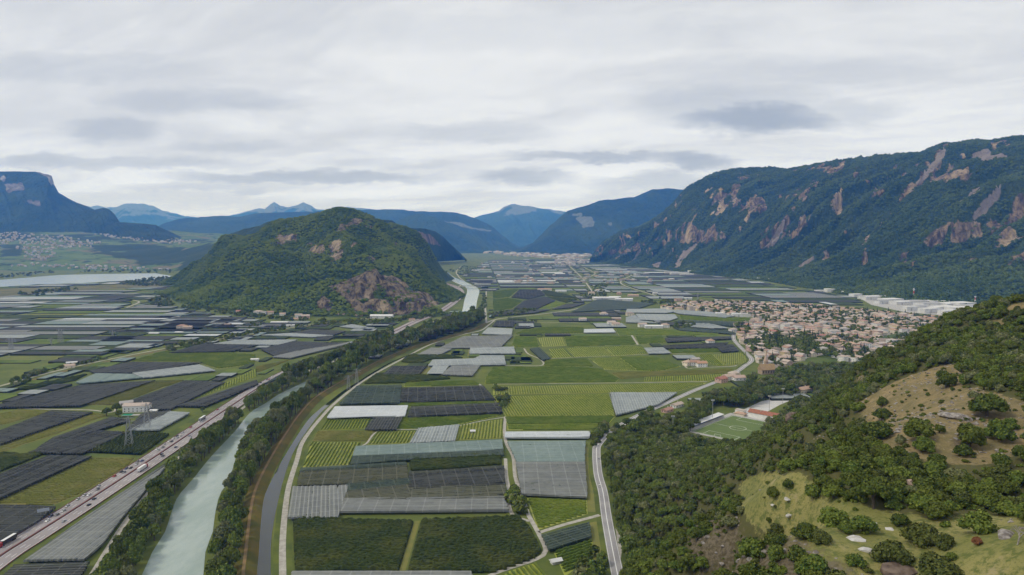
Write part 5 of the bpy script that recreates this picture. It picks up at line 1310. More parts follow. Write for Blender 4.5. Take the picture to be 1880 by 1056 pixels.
PWALL = {k: plain('plain ' + k, c, tuple(q * .88 for q in c), .2) for k, c in WALLC.items()}
ROOFC = {'terracotta': (.37, .235, .175), 'orange': (.45, .265, .17), 'brown': (.25, .20, .17), 'pinkish': (.47, .385, .33), 'grey': (.38, .365, .36), 'red': (.38, .18, .14)}
def roofm(c):
    def f(g, b):
        p = g.pos(); n = g.noise(p, .5, 4, .6); o = g.obj(); sp = g.new('ShaderNodeSeparateXYZ'); g.put(sp.inputs[0], o)
        w = g.math('PINGPONG', g.math('MULTIPLY', sp.outputs[0], 1.1), .5)
        k = g.mix(n, tuple(q * .75 for q in c), tuple(q * 1.2 for q in c)); k = g.mix(g.math('MULTIPLY', w, .35), k, tuple(q * .5 for q in c))
        k = g.mix(g.math('MULTIPLY', g.rnd(), .6), k, (.52, .45, .39)); g.put(b.inputs['Base Color'], k)
    return f
ROOFM = {k: mat(k + ' roof tiles', roofm(c)) for k, c in ROOFC.items()}
M_GLASS = plain('dark window glass', (.03, .035, .04), rough=.15); M_SHEDW = plain('white shed wall', (.66, .66, .65), (.55, .55, .54), .1); M_SHEDR = plain('white shed roof', (.70, .70, .70), (.58, .58, .58), .03, .6)
M_SHEDG = plain('grey shed roof', (.42, .42, .42), (.33, .33, .33), .05, .6)
M_CHIM = plain('chimney plaster', (.55, .50, .45)); M_WOODD = plain('dark timber', (.11, .07, .05), (.16, .10, .07), .6)
def wall_geo(w, d, h): b = MB(); b.box(-w / 2, w / 2, -d / 2, d / 2, -.3, h); return b
def roof_geo(w, d, h, rise, kind='gable', ov=.7, t=.25):
    b = MB(); W2, D2 = w / 2 + ov, d / 2 + ov; z0 = h - ov * rise / (d / 2) * .6
    if kind == 'flat':
        b.box(-W2 + ov * .6, W2 - ov * .6, -D2 + ov * .6, D2 - ov * .6, h, h + .5); return b
    rx = W2 if kind == 'gable' else max(.4, W2 - D2)
    v = [(-W2, -D2, z0), (W2, -D2, z0), (W2, D2, z0), (-W2, D2, z0), (-rx, 0, h + rise), (rx, 0, h + rise)]
    v2 = [(x, y, z - t) for x, y, z in v]
    b.add(v + v2, [(0, 1, 5, 4), (2, 3, 4, 5), (1, 2, 5), (3, 0, 4), (0, 6, 7, 1), (1, 7, 8, 2), (2, 8, 9, 3), (3, 9, 6, 0), (9, 8, 7, 6)])
    return b
def house(x, y, z, rot, w, d, h, rise, wallc, roofc, kind, label, group=None, name='house', windows=0, cat='house', wm=None, rm=None, chim=True):
    root = bpy.data.objects.new(name, None); COL.objects.link(root); root.location = (x, y, z); root.rotation_euler = (0, 0, rot); tag(root, label, cat, group)
    wall_geo(w, d, h).build('wall', [wm or (PWALL if windows else WALLM)[wallc]], root)
    rf = roof_geo(w, d, h, rise, kind).build('roof', [rm or ROOFM[roofc]], root)
    if chim and kind != 'flat':
        c = MB(); c.box(w * .18, w * .18 + .8, d * .12, d * .12 + .8, h + rise * .3, h + rise + .9); c.build('chimney', [M_CHIM], rf)
    if windows:
        nf = max(1, int(h / 3.1)); nw = min(windows, max(2, int(w / 3.4)))
        for fl in range(nf):
            for k in range(nw):
                xx = -w / 2 + (k + .5) * w / nw; zz = 1.0 + fl * 3.0
                for sgn in (-1,):
                    c = MB(); c.box(xx - .6, xx + .6, sgn * d / 2 - .06, sgn * d / 2 + .06, zz, zz + 1.5); c.build('window', [M_GLASS], root)
        for k in range(2):
            for sgn in (-1, 1):
                c = MB(); c.box(sgn * w / 2 - .06, sgn * w / 2 + .06, -d / 4 + k * d / 2 - .6, -d / 4 + k * d / 2 + .6, 1 + (nf - 1) * 3, 2.5 + (nf - 1) * 3); c.build('window', [M_GLASS], root)
    return root
def copy_thing(o, parent=None):
    c = o.copy(); COL.objects.link(c); c.parent = parent
    for ch in o.children: copy_thing(ch, c)
    return c
# ---- the village: first of each kind is built, then copied
VIL = gpoly("1218,566 1262,557 1330,556 1400,559 1480,563 1560,570 1640,578 1720,586 1760,590 1745,604 1700,620 1680,640 1650,660 1600,668 1545,664 1505,655 1470,662 1440,678 1405,676 1388,660 1372,640 1352,612 1352,600 1385,592 1386,583 1340,580 1290,572 1218,570")
GREEN = [gpoly(s) for s in ("1398,624 1430,622 1462,632 1440,645 1412,650 1404,636", "1440,640 1470,618 1500,628 1510,645 1465,650", "1610,618 1650,612 1690,616 1680,628 1625,626", "1470,660 1530,648 1545,660 1500,672")]
st(ob('village_ground', flat_poly('village_ground', VIL, .06, mat('village streets and gardens', lambda g, b: g.put(b.inputs['Base Color'], g.mix(g.ss(g.noise(g.pos(), .035, 4, .6), .46, .56), g.mix(g.noise(g.pos(), .1, 3), (.30, .26, .22), (.40, .36, .31)), (.055, .08, .025)))))))
for gpn in GREEN: st(ob('meadow', flat_poly('meadow', gpn, .1, plain('village meadow', (.07, .11, .02), (.10, .13, .03), .05))))
PR = []
cmb = [('cream', 'terracotta'), ('white', 'terracotta'), ('white', 'pinkish'), ('cream', 'pinkish'), ('yellow', 'terracotta'), ('beige', 'brown'), ('pink', 'pinkish'), ('cream', 'orange'), ('white', 'brown'), ('white', 'grey'), ('beige', 'terracotta'), ('cream', 'red')]
SH = [(15, 11, 8.5, 2.4, 'gable'), (13, 12, 9.9, 2.2, 'hip'), (20, 12, 10.5, 2.6, 'gable'), (17, 14, 12.5, 2.4, 'hip'), (25, 12, 9.5, 2.4, 'hip'), (12, 9.5, 7.0, 2.2, 'gable')]
cand = []; r = np.random.RandomState(9); A = np.array(VIL)
for _ in range(60000):
    x, y = r.uniform(A[:, 0].min(), A[:, 0].max()), r.uniform(A[:, 1].min(), A[:, 1].max()); cand.append((x, y, 26 * r.uniform(.80, 1.4)))
cand = [c for c, k in zip(cand, inside([c[0] for c in cand], [c[1] for c in cand], VIL)) if k and not any(inside(c[0], c[1], q) for q in GREEN)]
rdx = lambda y: np.interp(y, RD[:, 1], RD[:, 0])
RESV = [(gp(*q)[:2], rr) for q, rr in [((1405, 687), 34), ((1550, 656), 40), ((1388, 636), 24), ((1587, 640), 18), ((1640, 630), 34)]]
cand = [c for c in cand if hz(np.array([c[0]]), np.array([c[1]]))[0] < 3 and np.hypot(RD[:, 0] - c[0], RD[:, 1] - c[1]).min() > 13 and not any(math.hypot(c[0] - p[0], c[1] - p[1]) < rr for p, rr in RESV)]
K = darts(cand, 0); K = K[np.argsort(K[:, 1])]
vx, vy = proj(K[:, 0], K[:, 1], 5 + 0 * K[:, 0]); K = K[seen(K[:, 0], K[:, 1], 12 + 0 * K[:, 0], 4) & (vx < 1900)]
PROTO = {}; rest = MB(); rest_m = []
RK = list(ROOFC); WK = list(WALLC); REST = {}
ROTS = [.28, .28 + math.pi / 2]
for n, (x, y, _) in enumerate(K):
    ci = R.randrange(len(cmb)); si = R.choices(range(6), (30, 24, 14, 8, 6, 18))[0]; px, py = proj(x, y, 0); px, py = float(px), float(py)
    if 1420 < px < 1560 and 590 < py < 625 and R.random() < .5: si = R.choice((2, 3, 4))
    wc, rc = cmb[ci]; w, d, h, rise, kd = SH[si]; rot = R.choice(ROTS) + R.uniform(-.25, .25)
    zn = 'at the village tip nearest the river' if px < 1330 else 'beside the village road' if px < 1400 and py > 598 else 'on the village edge by the wood' if py > 640 else 'at the village end below the hillside' if px > 1600 else 'in the dense village middle'
    lab = f"{wc} walled house with {'low ' if h < 7.5 else 'tall ' if h > 10 else ''}{rc} {'hipped' if kd == 'hip' else 'gabled'} roof {zn}"
    if n < 290:
        key = (ci, si)
        if key not in PROTO: PROTO[key] = o = house(x, y, 0, rot, w, d, h, rise, wc, rc, kd, lab)
        else: o = copy_thing(PROTO[key])
        o.location = (x, y, 0); o.rotation_euler = (0, 0, rot); o['label'] = lab; o['group'] = f"{wc} houses with {rc} roofs {zn}"
    else:
        c_, s_ = math.cos(rot), math.sin(rot)
        for g_, mi in ((wall_geo(w, d, h), WK.index(wc)), (roof_geo(w, d, h, rise, kd), len(WK) + RK.index(rc))):
            rest.add([(x + a * c_ - b_ * s_, y + a * s_ + b_ * c_, zz) for a, b_, zz in g_.v], g_.f, mi)
if rest.v: tag(rest.build('village_houses', [PWALL[k] for k in WK] + [ROOFM[k] for k in RK]), 'crowded roofs of the farther half of the village', 'houses', kind='stuff')
NHOUSE = len(K)
# village trees
P, Q, P2, Q2 = [], [], [], []
for _ in range(24000):
    x, y = r.uniform(A[:, 0].min(), A[:, 0].max()), r.uniform(A[:, 1].min(), A[:, 1].max())
    ingr = any(inside(x, y, q) for q in GREEN[:2])
    if not inside(x, y, VIL) or hz(np.array([x]), np.array([y]))[0] > 3: continue
    if np.hypot(K[:, 0] - x, K[:, 1] - y).min() < 7.5 or np.hypot(RD[:, 0] - x, RD[:, 1] - y).min() < 8: continue
    if ingr or r.rand() < .42 * (fbm(np.array([x / 90]), np.array([y / 90]), 4)[0] > .45):
        rr = r.uniform(2.6, 5.4) * (1.3 if ingr else 1)
        if r.rand() < .06: P2.append((x, y, rr * 1.3)); Q2.append(rr * .75)
        else: P.append((x, y, rr * (1.2 if ingr else 1.75))); Q.append(rr)
mass('village_trees', np.array(P), np.array(Q), MIDC, 'garden trees between the village houses', 'trees')
mass('village_conifers', np.array(P2), np.array(Q2), CONC, 'dark conifers standing among the village roofs', 'trees', 2.2)

def at(px, py): x, y, _ = gp(px, py); return x, y
def along(p, q): a, b = at(*p), at(*q); return math.atan2(b[1] - a[1], b[0] - a[0])
# ---- church
x, y = at(1404, 688); ch = bpy.data.objects.new('church', None); COL.objects.link(ch); ch.location = (x + 6, y + 8, 0); ch.rotation_euler = (0, 0, .18); tag(ch, 'stone church with a pointed spire where the road enters the village', 'church')
M_STONE = plain('church stone', (.44, .34, .25), (.34, .26, .19), .5); M_SPIRE = plain('spire shingles', (.56, .42, .33), (.46, .34, .27), .6); M_CR = plain('pale church tiles', (.38, .27, .15), (.30, .21, .12), .5)
n_ = wall_geo(24, 13, 8).build('nave', [M_STONE], ch); roof_geo(24, 13, 8, 8.5, 'gable').build('roof', [M_CR], ch)
b = MB(); b.box(12, 20, -5, 5, -.3, 8); b.build('choir', [M_STONE], ch)
b = MB(); b.add([(12, -5.6, 7.6), (20.6, -5.6, 7.6), (20.6, 5.6, 7.6), (12, 5.6, 7.6), (12, 0, 14.5), (18, 0, 14.5)], [(0, 1, 5, 4), (2, 3, 4, 5), (1, 2, 5), (0, 4, 3), (3, 2, 1, 0)]); b.build('choir_roof', [ROOFM['brown']], ch)
b = MB(); b.box(1, 6, 6.2, 11.2, -.3, 19); tw = b.build('tower', [M_STONE], ch)
b = MB(); b.add([(.6, 5.8, 19), (6.4, 5.8, 19), (6.4, 11.6, 19), (.6, 11.6, 19), (3.5, 8.7, 36)], [(0, 1, 4), (1, 2, 4), (2, 3, 4), (3, 0, 4), (3, 2, 1, 0)]); b.build('spire', [M_SPIRE], ch)
for k in range(5):
    b = MB(); b.box(-10 + k * 4.6, -8.8 + k * 4.6, -6.62, -6.4, 2.2, 6.0); b.build('window', [M_GLASS], ch)
# ---- named houses
H = [  # px, py (base), width, depth, wall h, rise, rot, wall, roof, kind, label, windows
 (248, 757, 30, 13, 8.6, 2.6, .12, 'white', 'pinkish', 'gable', "long white farmhouse with pink roof among orchards by the motorway", 6), (229, 747, 15, 10, 5.5, 2.0, .55, 'beige', 'grey', 'gable', "open farm shed behind the long white farmhouse", 0),
 (1264, 672, 14, 12, 7, 3, .5, 'cream', 'orange', 'hip', "orange roofed house at the left of the compound amid vineyards", 3), (1276, 672, 16, 11, 7, 3, .1, 'white', 'terracotta', 'gable', "white house in the middle of the compound amid vineyards", 4), (1289, 674, 17, 12, 7, 3, .1, 'white', 'orange', 'gable', "white house with orange roof at the right of the vineyard compound", 4), (1277, 664, 15, 9, 5, 2, .3, 'beige', 'grey', 'gable', "grey roofed barn at the back of the vineyard compound", 0),
 (1305, 631, 15, 12, 6.5, 3, .3, 'white', 'orange', 'hip', "lone orange roofed house between long black nets", 3), (1347, 611, 17, 13, 8, 3, .3, 'white', 'pinkish', 'hip', "white house with pink roof at the mouth of the village road", 3),
 (1326, 703, 16, 12, 6.5, 3, .6, 'pink', 'red', 'gable', "red roofed house beside the valley road below the church, left one", 3), (1341, 699, 17, 12, 7, 3, .2, 'white', 'terracotta', 'gable', "white house beside the valley road below the church, middle one", 3), (1358, 702, 18, 12, 7.5, 3, .2, 'white', 'red', 'gable', "white house with red roof below the church, right one", 3), (1349, 692, 15, 11, 6, 3, .4, 'cream', 'pinkish', 'hip', "pink roofed house behind the red roofed row below the church", 2),
 (1244, 748, 18, 9, 4, 2, .75, 'white', 'pinkish', 'gable', "low white house with pink roof between valley road and wood", 3), (1226, 757, 16, 8, 3.5, 2, .75, 'pink', 'red', 'gable', "low pinkish house half hidden by the roadside wood", 2),
 (1478, 722, 26, 11, 6, 3, .5, 'cream', 'orange', 'gable', "orange roofed building at the end of the car park", 4),
 (1070, 591, 19, 13, 8, 3, .1, 'white', 'pinkish', 'gable', "white farmhouse with dark trees at its right, left of the narrow white net", 3), (1109, 580, 22, 15, 7, 4, .1, 'white', 'pinkish', 'hip', "pink roofed farmhouse with a dark tree on its left", 3), (1157, 580, 22, 14, 8, 3, .1, 'cream', 'brown', 'hip', "cream farmhouse on the light net sheets", 3), (1132, 588, 24, 12, 5, 3, 0, 'pink', 'brown', 'gable', "long dark walled farm building by the light nets", 0),
 (1123, 597, 20, 14, 8, 3, .2, 'white', 'pinkish', 'gable', "white farmhouse above the narrow white net, left of two", 3), (1131, 600, 18, 13, 8, 3, .2, 'cream', 'terracotta', 'gable', "cream farmhouse above the narrow white net, right of two", 3),
 (1180, 601, 20, 14, 8, 3, .1, 'white', 'pinkish', 'gable', "white farm building at the left end of the white farm row", 3), (1222, 602, 18, 13, 8, 3, .1, 'white', 'terracotta', 'hip', "white farmhouse at the right end of the white farm row", 3),
 (1246, 553, 24, 16, 8, 3, .2, 'pink', 'brown', 'gable', "pinkish house before the first roofs of the village", 2), (1086, 541, 22, 16, 9, 3, .4, 'cream', 'terracotta', 'gable', "cream house at the bend of the curving road", 2), (1097, 536, 18, 14, 8, 3, .4, 'white', 'pinkish', 'hip', "white house under the trees at the bend of the curving road", 2),
 (1137, 541, 18, 14, 8, 3, 0, 'pink', 'terracotta', 'hip', "pink house behind the white warehouses", 2), (1163, 545, 40, 22, 6, 3, 0, 'beige', 'orange', 'gable', "big orange roofed barn right of the white warehouses", 0), (1000, 534, 60, 20, 7, 3, 0, 'white', 'red', 'gable', "long red roofed barn in the far patchwork", 0),
 (125, 676, 16, 10, 4.5, 2.2, .4, 'cream', 'terracotta', 'gable', "small red roofed hut beside the railway", 2), (332, 605, 22, 15, 9, 3, .2, 'cream', 'terracotta', 'hip', "cream farmhouse among the white nets beside a dark tree", 3), (343, 606, 20, 14, 7, 3, .2, 'beige', 'terracotta', 'gable', "terracotta roofed barn right of the cream farmhouse among nets", 2), (417, 599, 15, 11, 5, 2, 0, 'beige', 'brown', 'gable', "small barn between white nets", 0),
 (473, 578, 24, 15, 10, 3, .1, 'white', 'pinkish', 'hip', "big white house at the left of the hamlet under the hill", 3), (482, 578, 20, 14, 9, 3, .1, 'white', 'grey', 'flat', "white flat roofed house in the hamlet under the hill", 3), (496, 578, 18, 13, 8, 3, .3, 'cream', 'terracotta', 'gable', "red roofed house in the hamlet under the hill", 2), (518, 580, 16, 12, 6, 3, .2, 'white', 'terracotta', 'gable', "small white house alone under the hill", 2), (438, 575, 17, 12, 6, 3, .1, 'cream', 'red', 'gable', "small red roofed house at the left foot of the hill", 2),
 (547, 584, 20, 14, 9, 3, .3, 'white', 'brown', 'gable', "white house with brown roof left of the pink house under the hill", 3), (560, 585, 22, 14, 8, 3, .3, 'pink', 'pinkish', 'gable', "pink house under the hill", 3), (542, 588, 16, 9, 4, 2, .2, 'yellow', 'orange', 'gable', "small yellow house below the pink house", 2), (625, 581, 22, 13, 6, 3, 0, 'cream', 'orange', 'gable', "orange roofed farmhouse left of the white shed under the cliff", 3), (648, 580, 16, 13, 9, 3, .1, 'cream', 'orange', 'hip', "tall cream house beside the white shed under the cliff", 3), (659, 582, 20, 12, 5, 3, 0, 'pink', 'terracotta', 'gable', "low pink house touching the white shed under the cliff", 2), (756, 590, 15, 10, 5, 2.5, .4, 'cream', 'terracotta', 'gable', "small house beside the motorway under the cliff", 2),
 (1679, 905, 3.0, 2.4, 2.0, .8, .3, 'beige', 'terracotta', 'gable', "tiny red roofed hut in the dark wood behind the meadow", 0),
]
for px, py, w, d, h, rise, rot, wc, rc, kd, lab, nw in H:
    if lab.startswith('tiny'):
        x, y, z, _ = on_hill(px, py); z += .9
    else: (x, y), z = at(px, py), 0
    y += d * .4
    house(x, y, z, rot, w, d, h, rise, wc, rc, kd, lab, None, 'house' if nw else 'barn', nw, 'house' if nw else 'barn', chim=nw > 0)
# balcony and forecourt of the white farmhouse, green shade
x, y = at(247, 761); b = MB(); b.box(-13, 14, -4, 3, .0, .12); ft = b.build('forecourt', [M_CONC], None, loc=(x, y - 2, .05), rot=(0, 0, .12)); st(ft)
x, y = at(234, 766); sh = bpy.data.objects.new('garden_canopy', None); COL.objects.link(sh); sh.location = (x, y, 0); tag(sh, 'green garden canopy in front of the white farmhouse', 'canopy')
b = MB(); b.add([(-6, -3.5, 3), (6, -3.5, 3), (6, 3.5, 3.2), (-6, 3.5, 3.2), (0, 0, 4.2)], [(0, 1, 4), (1, 2, 4), (2, 3, 4), (3, 0, 4), (3, 2, 1, 0)]); b.build('cover', [plain('green awning', (.02, .22, .14))], sh)
for sx in (-5.5, 5.5):
    for sy in (-3, 3): b = MB(); b.bar((sx, sy, 0), (sx, sy, 3), .1); b.build('post', [M_CONC], sh)
for px, py, rr, lab in [(196, 764, 5.5, "dark round tree left of the white farmhouse drive"), (214, 757, 6.5, "tall dark tree against the left end of the white farmhouse"), (218, 766, 4.5, "bushy tree beside the green garden canopy"), (372, 757, 3.4, "small round tree right of the small white hut"), (931, 740, 5, "lone dark tree at the corner of the striped vineyard")]:
    x, y = at(px, py); tree('farm_tree', x, y, 0, rr, rr * 2.0, 'oak', lab, 'single trees beside farm buildings')
# ---- sheds
def shed(px, py, w, d, h, rot, label, rm=None, name='warehouse', group=None, rise=1.2, z=0):
    x, y = at(px, py); o = house(x, y + d * .4, z, rot, w, d, h, rise, 'white', 'grey', 'gable' if rise else 'flat', label, group, name, 0, 'warehouse', M_SHEDW, rm or M_SHEDR, chim=False)
    b = MB(); b.box(-w * .2, -w * .2 + 4, -d / 2 - .06, -d / 2 + .05, 0, h * .7); b.build('gate', [M_SHEDG], o); return o
shed(1113, 551, 92, 48, 9, .05, "large white warehouse at the bend of the curving road"); shed(1130, 549, 40, 36, 8, .05, "white warehouse behind the large one at the bend"); shed(1146, 553, 62, 26, 8, 0, "separate white warehouse right of the large one", rise=2); shed(1201, 603, 44, 16, 6, 0, "long white shed in the white farm row", rise=2); shed(700, 585, 62, 22, 8, 0, "long white shed under the reddish cliff", rise=3); shed(512, 595, 44, 20, 5, 0, "flat white shed among the nets below the hamlet", rise=1); shed(532, 600, 20, 12, 4, .3, "small white shed beside the railway hedge")
shed(281, 758, 8, 5, 3, .1, "small white hut between net and motorway"); shed(467, 663, 13, 8, 3.5, .1, "small white hut with a bush in the green field"); shed(130, 669, 16, 7, 3.5, .4, "small whitish shed above the red roofed hut"); shed(1203, 541, 18, 14, 8, 0, "white box building beside the far road"); shed(1264, 550, 26, 12, 7, 0, "white shed before the village, longer one"); shed(328, 613, 18, 9, 4, 0, "small white shed below the cream farmhouse"); shed(282, 615, 22, 9, 4, 0, "small white shed beside a dark tree among nets"); shed(1335, 579, 60, 22, 6, -.1, "long white shed at the edge of the village"); shed(1362, 582, 50, 26, 9, -.1, "large white hall at the edge of the village", rise=0); shed(1030, 537, 46, 20, 8, 0, "white farm halls in the far patchwork"); shed(905, 999, 3.4, 2.2, 1.6, 0, "white crate heap in the dark orchard right of the grass lane"); shed(868, 795, 5, 3, 2.4, 0, "little white hut in the striped vineyard"); shed(1021, 1036, 7, 4, 2.4, .4, "little pinkish hut beside the bend of the gravel track")
IND = [(1560, 540, 60, 40), (1600, 551, 60, 46), (1622, 550, 50, 40), (1640, 556, 70, 46), (1662, 552, 64, 44), (1658, 560, 60, 40), (1686, 559, 90, 50), (1690, 568, 60, 30), (1708, 563, 70, 44), (1724, 559, 70, 50), (1735, 569, 90, 40), (1750, 562, 80, 50), (1768, 572, 80, 36), (1772, 563, 70, 50), (1790, 567, 90, 50), (1712, 575, 70, 26), (1750, 578, 70, 26), (1620, 558, 40, 26), (1575, 546, 44, 30), (1675, 571, 50, 22), (1800, 574, 60, 40), (1640, 549, 44, 36), (1700, 553, 60, 40), (1740, 555, 60, 40)]
st(ob('yard', flat_poly('yard', gpoly("1570,543 1640,546 1700,549 1800,556 1830,575 1760,582 1660,573 1600,560"), .07, M_CONC)))
for k, (px, py, w, d) in enumerate(IND):
    shed(px, py, w, d, R.uniform(9, 14), .25 + R.uniform(-.1, .1), "white factory hall in the industrial area at the mountain foot", R.choice((M_SHEDR, M_SHEDR, M_SHEDR, M_SHEDG)), 'factory_hall', 'white factory halls at the mountain foot', R.choice((0, 1.5)))
for px, py, w, d, h in [(1234, 503, 90, 40, 12), (1248, 505, 110, 40, 16), (1262, 506, 80, 40, 10), (1277, 501, 90, 40, 14), (1292, 501, 60, 30, 14), (1320, 502, 80, 40, 18), (1338, 502, 90, 40, 16), (1344, 505, 60, 30, 10), (1404, 514, 70, 30, 10), (1425, 516, 70, 30, 12), (1440, 517, 50, 30, 14), (1466, 523, 60, 30, 12), (1532, 537, 60, 36, 14), (1515, 536, 70, 30, 6)]:
    shed(px, py, w, d, h, R.uniform(-.1, .1), "white building at the wooded foot of the rocky mountain", None, 'factory_hall', 'white buildings strung along the mountain foot', 0)
# ---- long apartment rows in the village
a = along((1530, 655), (1578, 666)); x, y = at(1553, 661)
house(x, y, 0, a, 60, 11, 8.2, 2, 'white', 'brown', 'flat', "long white terrace of flats with dark windows near the wood", None, 'apartment_row', 16, 'apartment building')
x, y = at(1385, 646); house(x, y, 0, along((1372, 640), (1405, 646)), 32, 13, 10, 2.5, 'pink', 'pinkish', 'hip', "pink block of flats with dark balconies by the village road", None, 'apartment_building', 8, 'apartment building')
x, y = at(1587, 642); house(x, y, 0, .1, 21, 14, 14, 2, 'white', 'terracotta', 'hip', "tall white block of flats in the near part of the village", None, 'apartment_building', 5, 'apartment building')
x, y = at(1640, 634); house(x, y, 0, -.35, 52, 12, 9, 5, 'white', 'brown', 'gable', "long dark roofed row of flats below the village field", None, 'apartment_row', 12, 'apartment building')
# ---- far settlements
def specks(name, n, spot, size, hgt, label, seed, pal):
    r = np.random.RandomState(seed); b = MB()
    for _ in range(n):
        p = spot(r)
        if p is None: continue
        x, y, z = p; w, d, h = r.uniform(*size), r.uniform(*size) * .7, r.uniform(*hgt); a_ = r.uniform(0, 3.1); c_, s_ = math.cos(a_), math.sin(a_); q = MB(); m = r.randint(0, 3)
        q.box(-w / 2, w / 2, -d / 2, d / 2, -3, h, m); q.add([(-w / 2 - 1, -d / 2 - 1, h), (w / 2 + 1, -d / 2 - 1, h), (w / 2 + 1, d / 2 + 1, h), (-w / 2 - 1, d / 2 + 1, h), (-w / 3, 0, h * 1.35), (w / 3, 0, h * 1.35)], [(0, 1, 5, 4), (2, 3, 4, 5), (1, 2, 5), (3, 0, 4)], 3 + r.randint(0, 3))
        b.add([(x + u * c_ - v * s_, y + u * s_ + v * c_, z + w_) for u, v, w_ in q.v], q.f, 0); b.m[-len(q.f):] = q.m
    tag(b.build(name, pal), label, 'town', kind='stuff')
PAL = [plain('far town walls', (.50, .48, .45)), plain('far town cream', (.50, .44, .36)), plain('far town beige', (.38, .34, .29)), plain('far town roofs', (.36, .27, .23)), plain('far grey roofs', (.30, .30, .30)), plain('far pale roofs', (.50, .50, .50))]
def far_spot(poly):
    W_ = P_(poly); xs = [p[0] for p in W_]; ys = [p[1] for p in W_]
    def f(r):
        for _ in range(50):
            px, py = r.uniform(min(xs), max(xs)), r.uniform(min(ys), max(ys))
            if inside(px, py, W_): return gp(px, py)
    return f
specks('far_town', 420, far_spot("852,456.5 1000,456 1090,466 1090,472 1060,476 1000,474 940,470 900,466 852,463"), (30, 110), (10, 26), 'pale far town filling the valley mouth', 1, PAL)
specks('far_village', 90, far_spot("1020,476 1085,477 1082,484 1050,489 1010,486"), (16, 40), (8, 13), 'small far village at the tip of the rocky mountain', 2, PAL)
specks('scattered_farms', 90, far_spot("860,480 1000,482 1060,490 1200,505 1250,515 1180,525 1080,520 990,525 900,515"), (14, 34), (6, 10), 'tiny farm buildings scattered over the far valley floor', 3, PAL)
def terr_spot(poly):
    W_ = P_(poly); xs = [p[0] for p in W_]; ys = [p[1] for p in W_]; t = np.linspace(4300, 8800, 700)
    def f(r):
        for _ in range(50):
            px, py = r.uniform(min(xs), max(xs)), r.uniform(min(ys), max(ys))
            if inside(px, py, W_):
                a, b, c = ray(px, py); k_ = t / b; zz = CAMZ + c * k_; h = terrace_grid(a * k_, t); k = np.argmax(zz <= h)
                if zz[k] <= h[k]: return a * k_[k], t[k], h[k]
    return f
specks('terrace_town', 330, terr_spot("-120,424 0,425 60,430 120,434 186,446 170,454 100,456 70,452 30,448 -120,446"), (11, 22), (7, 13), 'pale town on the terrace below the flat topped mountain', 4, PAL)
specks('terrace_hamlets', 60, terr_spot("20,452 110,456 96,474 76,484 40,470"), (12, 22), (7, 12), 'houses straggling down from the terrace town', 5, PAL)
specks('slope_hamlets', 120, terr_spot("170,430 260,434 370,444 330,449 220,440"), (14, 26), (7, 12), 'hamlets below the dark blue slopes', 6, PAL)
specks('lakeside_houses', 60, terr_spot("20,489 130,494 200,496 320,496 320,491 150,488 60,484"), (12, 24), (6, 10), 'small houses above the lake shore', 7, PAL)

# ---------------------------------------------------------------- football ground
p0, p1, p2 = np.array(at(1272, 792)), np.array(at(1345, 763.5)), np.array(at(1402, 774.5))
e1 = (p1 - p0); Lp = np.linalg.norm(e1); e1 /= Lp; e2 = np.array([e1[1], -e1[0]]); Wp = 62.0
def pit_pt(s, t, z=0.0): q = p0 + e1 * s * Lp + e2 * t * Wp; return (q[0], q[1], z)
def quad(b, s0, s1, t0, t1, z, m=0): b.add([pit_pt(s0, t0, z), pit_pt(s0, t1, z), pit_pt(s1, t1, z), pit_pt(s1, t0, z)], [(0, 1, 2, 3)], m)
b = MB(); quad(b, -.06, 1.12, -.14, 1.1, .08); st(b.build('sports_ground', [M_CONC]))
def turf(g, bb):
    o = g.pos(); n = g.noise(o, .08, 4)
    g.put(bb.inputs['Base Color'], g.mix(n, (.105, .155, .048), (.15, .20, .066)))
b = MB(); quad(b, -.01, 1.01, -.02, 1.02, .14); st(b.build('football_pitch', [mat('pitch turf', turf)]))
b = MB(); lw = .0035; tw_ = .006
for s0, s1, t0, t1 in [(0, 1, 0, tw_), (0, 1, 1 - tw_, 1), (0, lw, 0, 1), (1 - lw, 1, 0, 1), (.5 - lw / 2, .5 + lw / 2, 0, 1), (0, .16, .2, .2 + tw_), (0, .16, .8, .8 + tw_), (.16, .16 + lw, .2, .806), (.84, 1, .2, .2 + tw_), (.84, 1, .8, .8 + tw_), (.84, .84 + lw, .2, .806)]: quad(b, s0, s1, t0, t1, .17)
for k in range(28):
    a0, a1 = 2 * math.pi * k / 28, 2 * math.pi * (k + 1) / 28; f = lambda a_, rr: pit_pt(.5 + rr * math.cos(a_) / Lp, .5 + rr * math.sin(a_) / Wp, .17)
    b.add([f(a0, 9.0), f(a0, 9.4), f(a1, 9.4), f(a1, 9.0)], [(0, 1, 2, 3)])
st(b.build('pitch_marking', [M_WHITE]))
ang1 = math.atan2(e1[1], e1[0])
for s, lab in ((.0, "white goal at the road end of the football pitch"), (1.0, "white goal at the clubhouse end of the football pitch")):
    q = pit_pt(s, .5); g_ = MB(); sg = -1 if s == 0 else 1
    for t in (-3.66, 3.66): g_.bar((0, t, 0), (0, t, 2.44), .09); g_.bar((0, t, 2.44), (sg * 2, t, 0), .05)
    g_.bar((0, -3.66, 2.44), (0, 3.66, 2.44), .09); g_.bar((sg * 2, -3.66, .05), (sg * 2, 3.66, .05), .05)
    tag(g_.build('football_goal', [M_WHITE], None, loc=(q[0], q[1], .15), rot=(0, 0, ang1)), lab, 'goal')
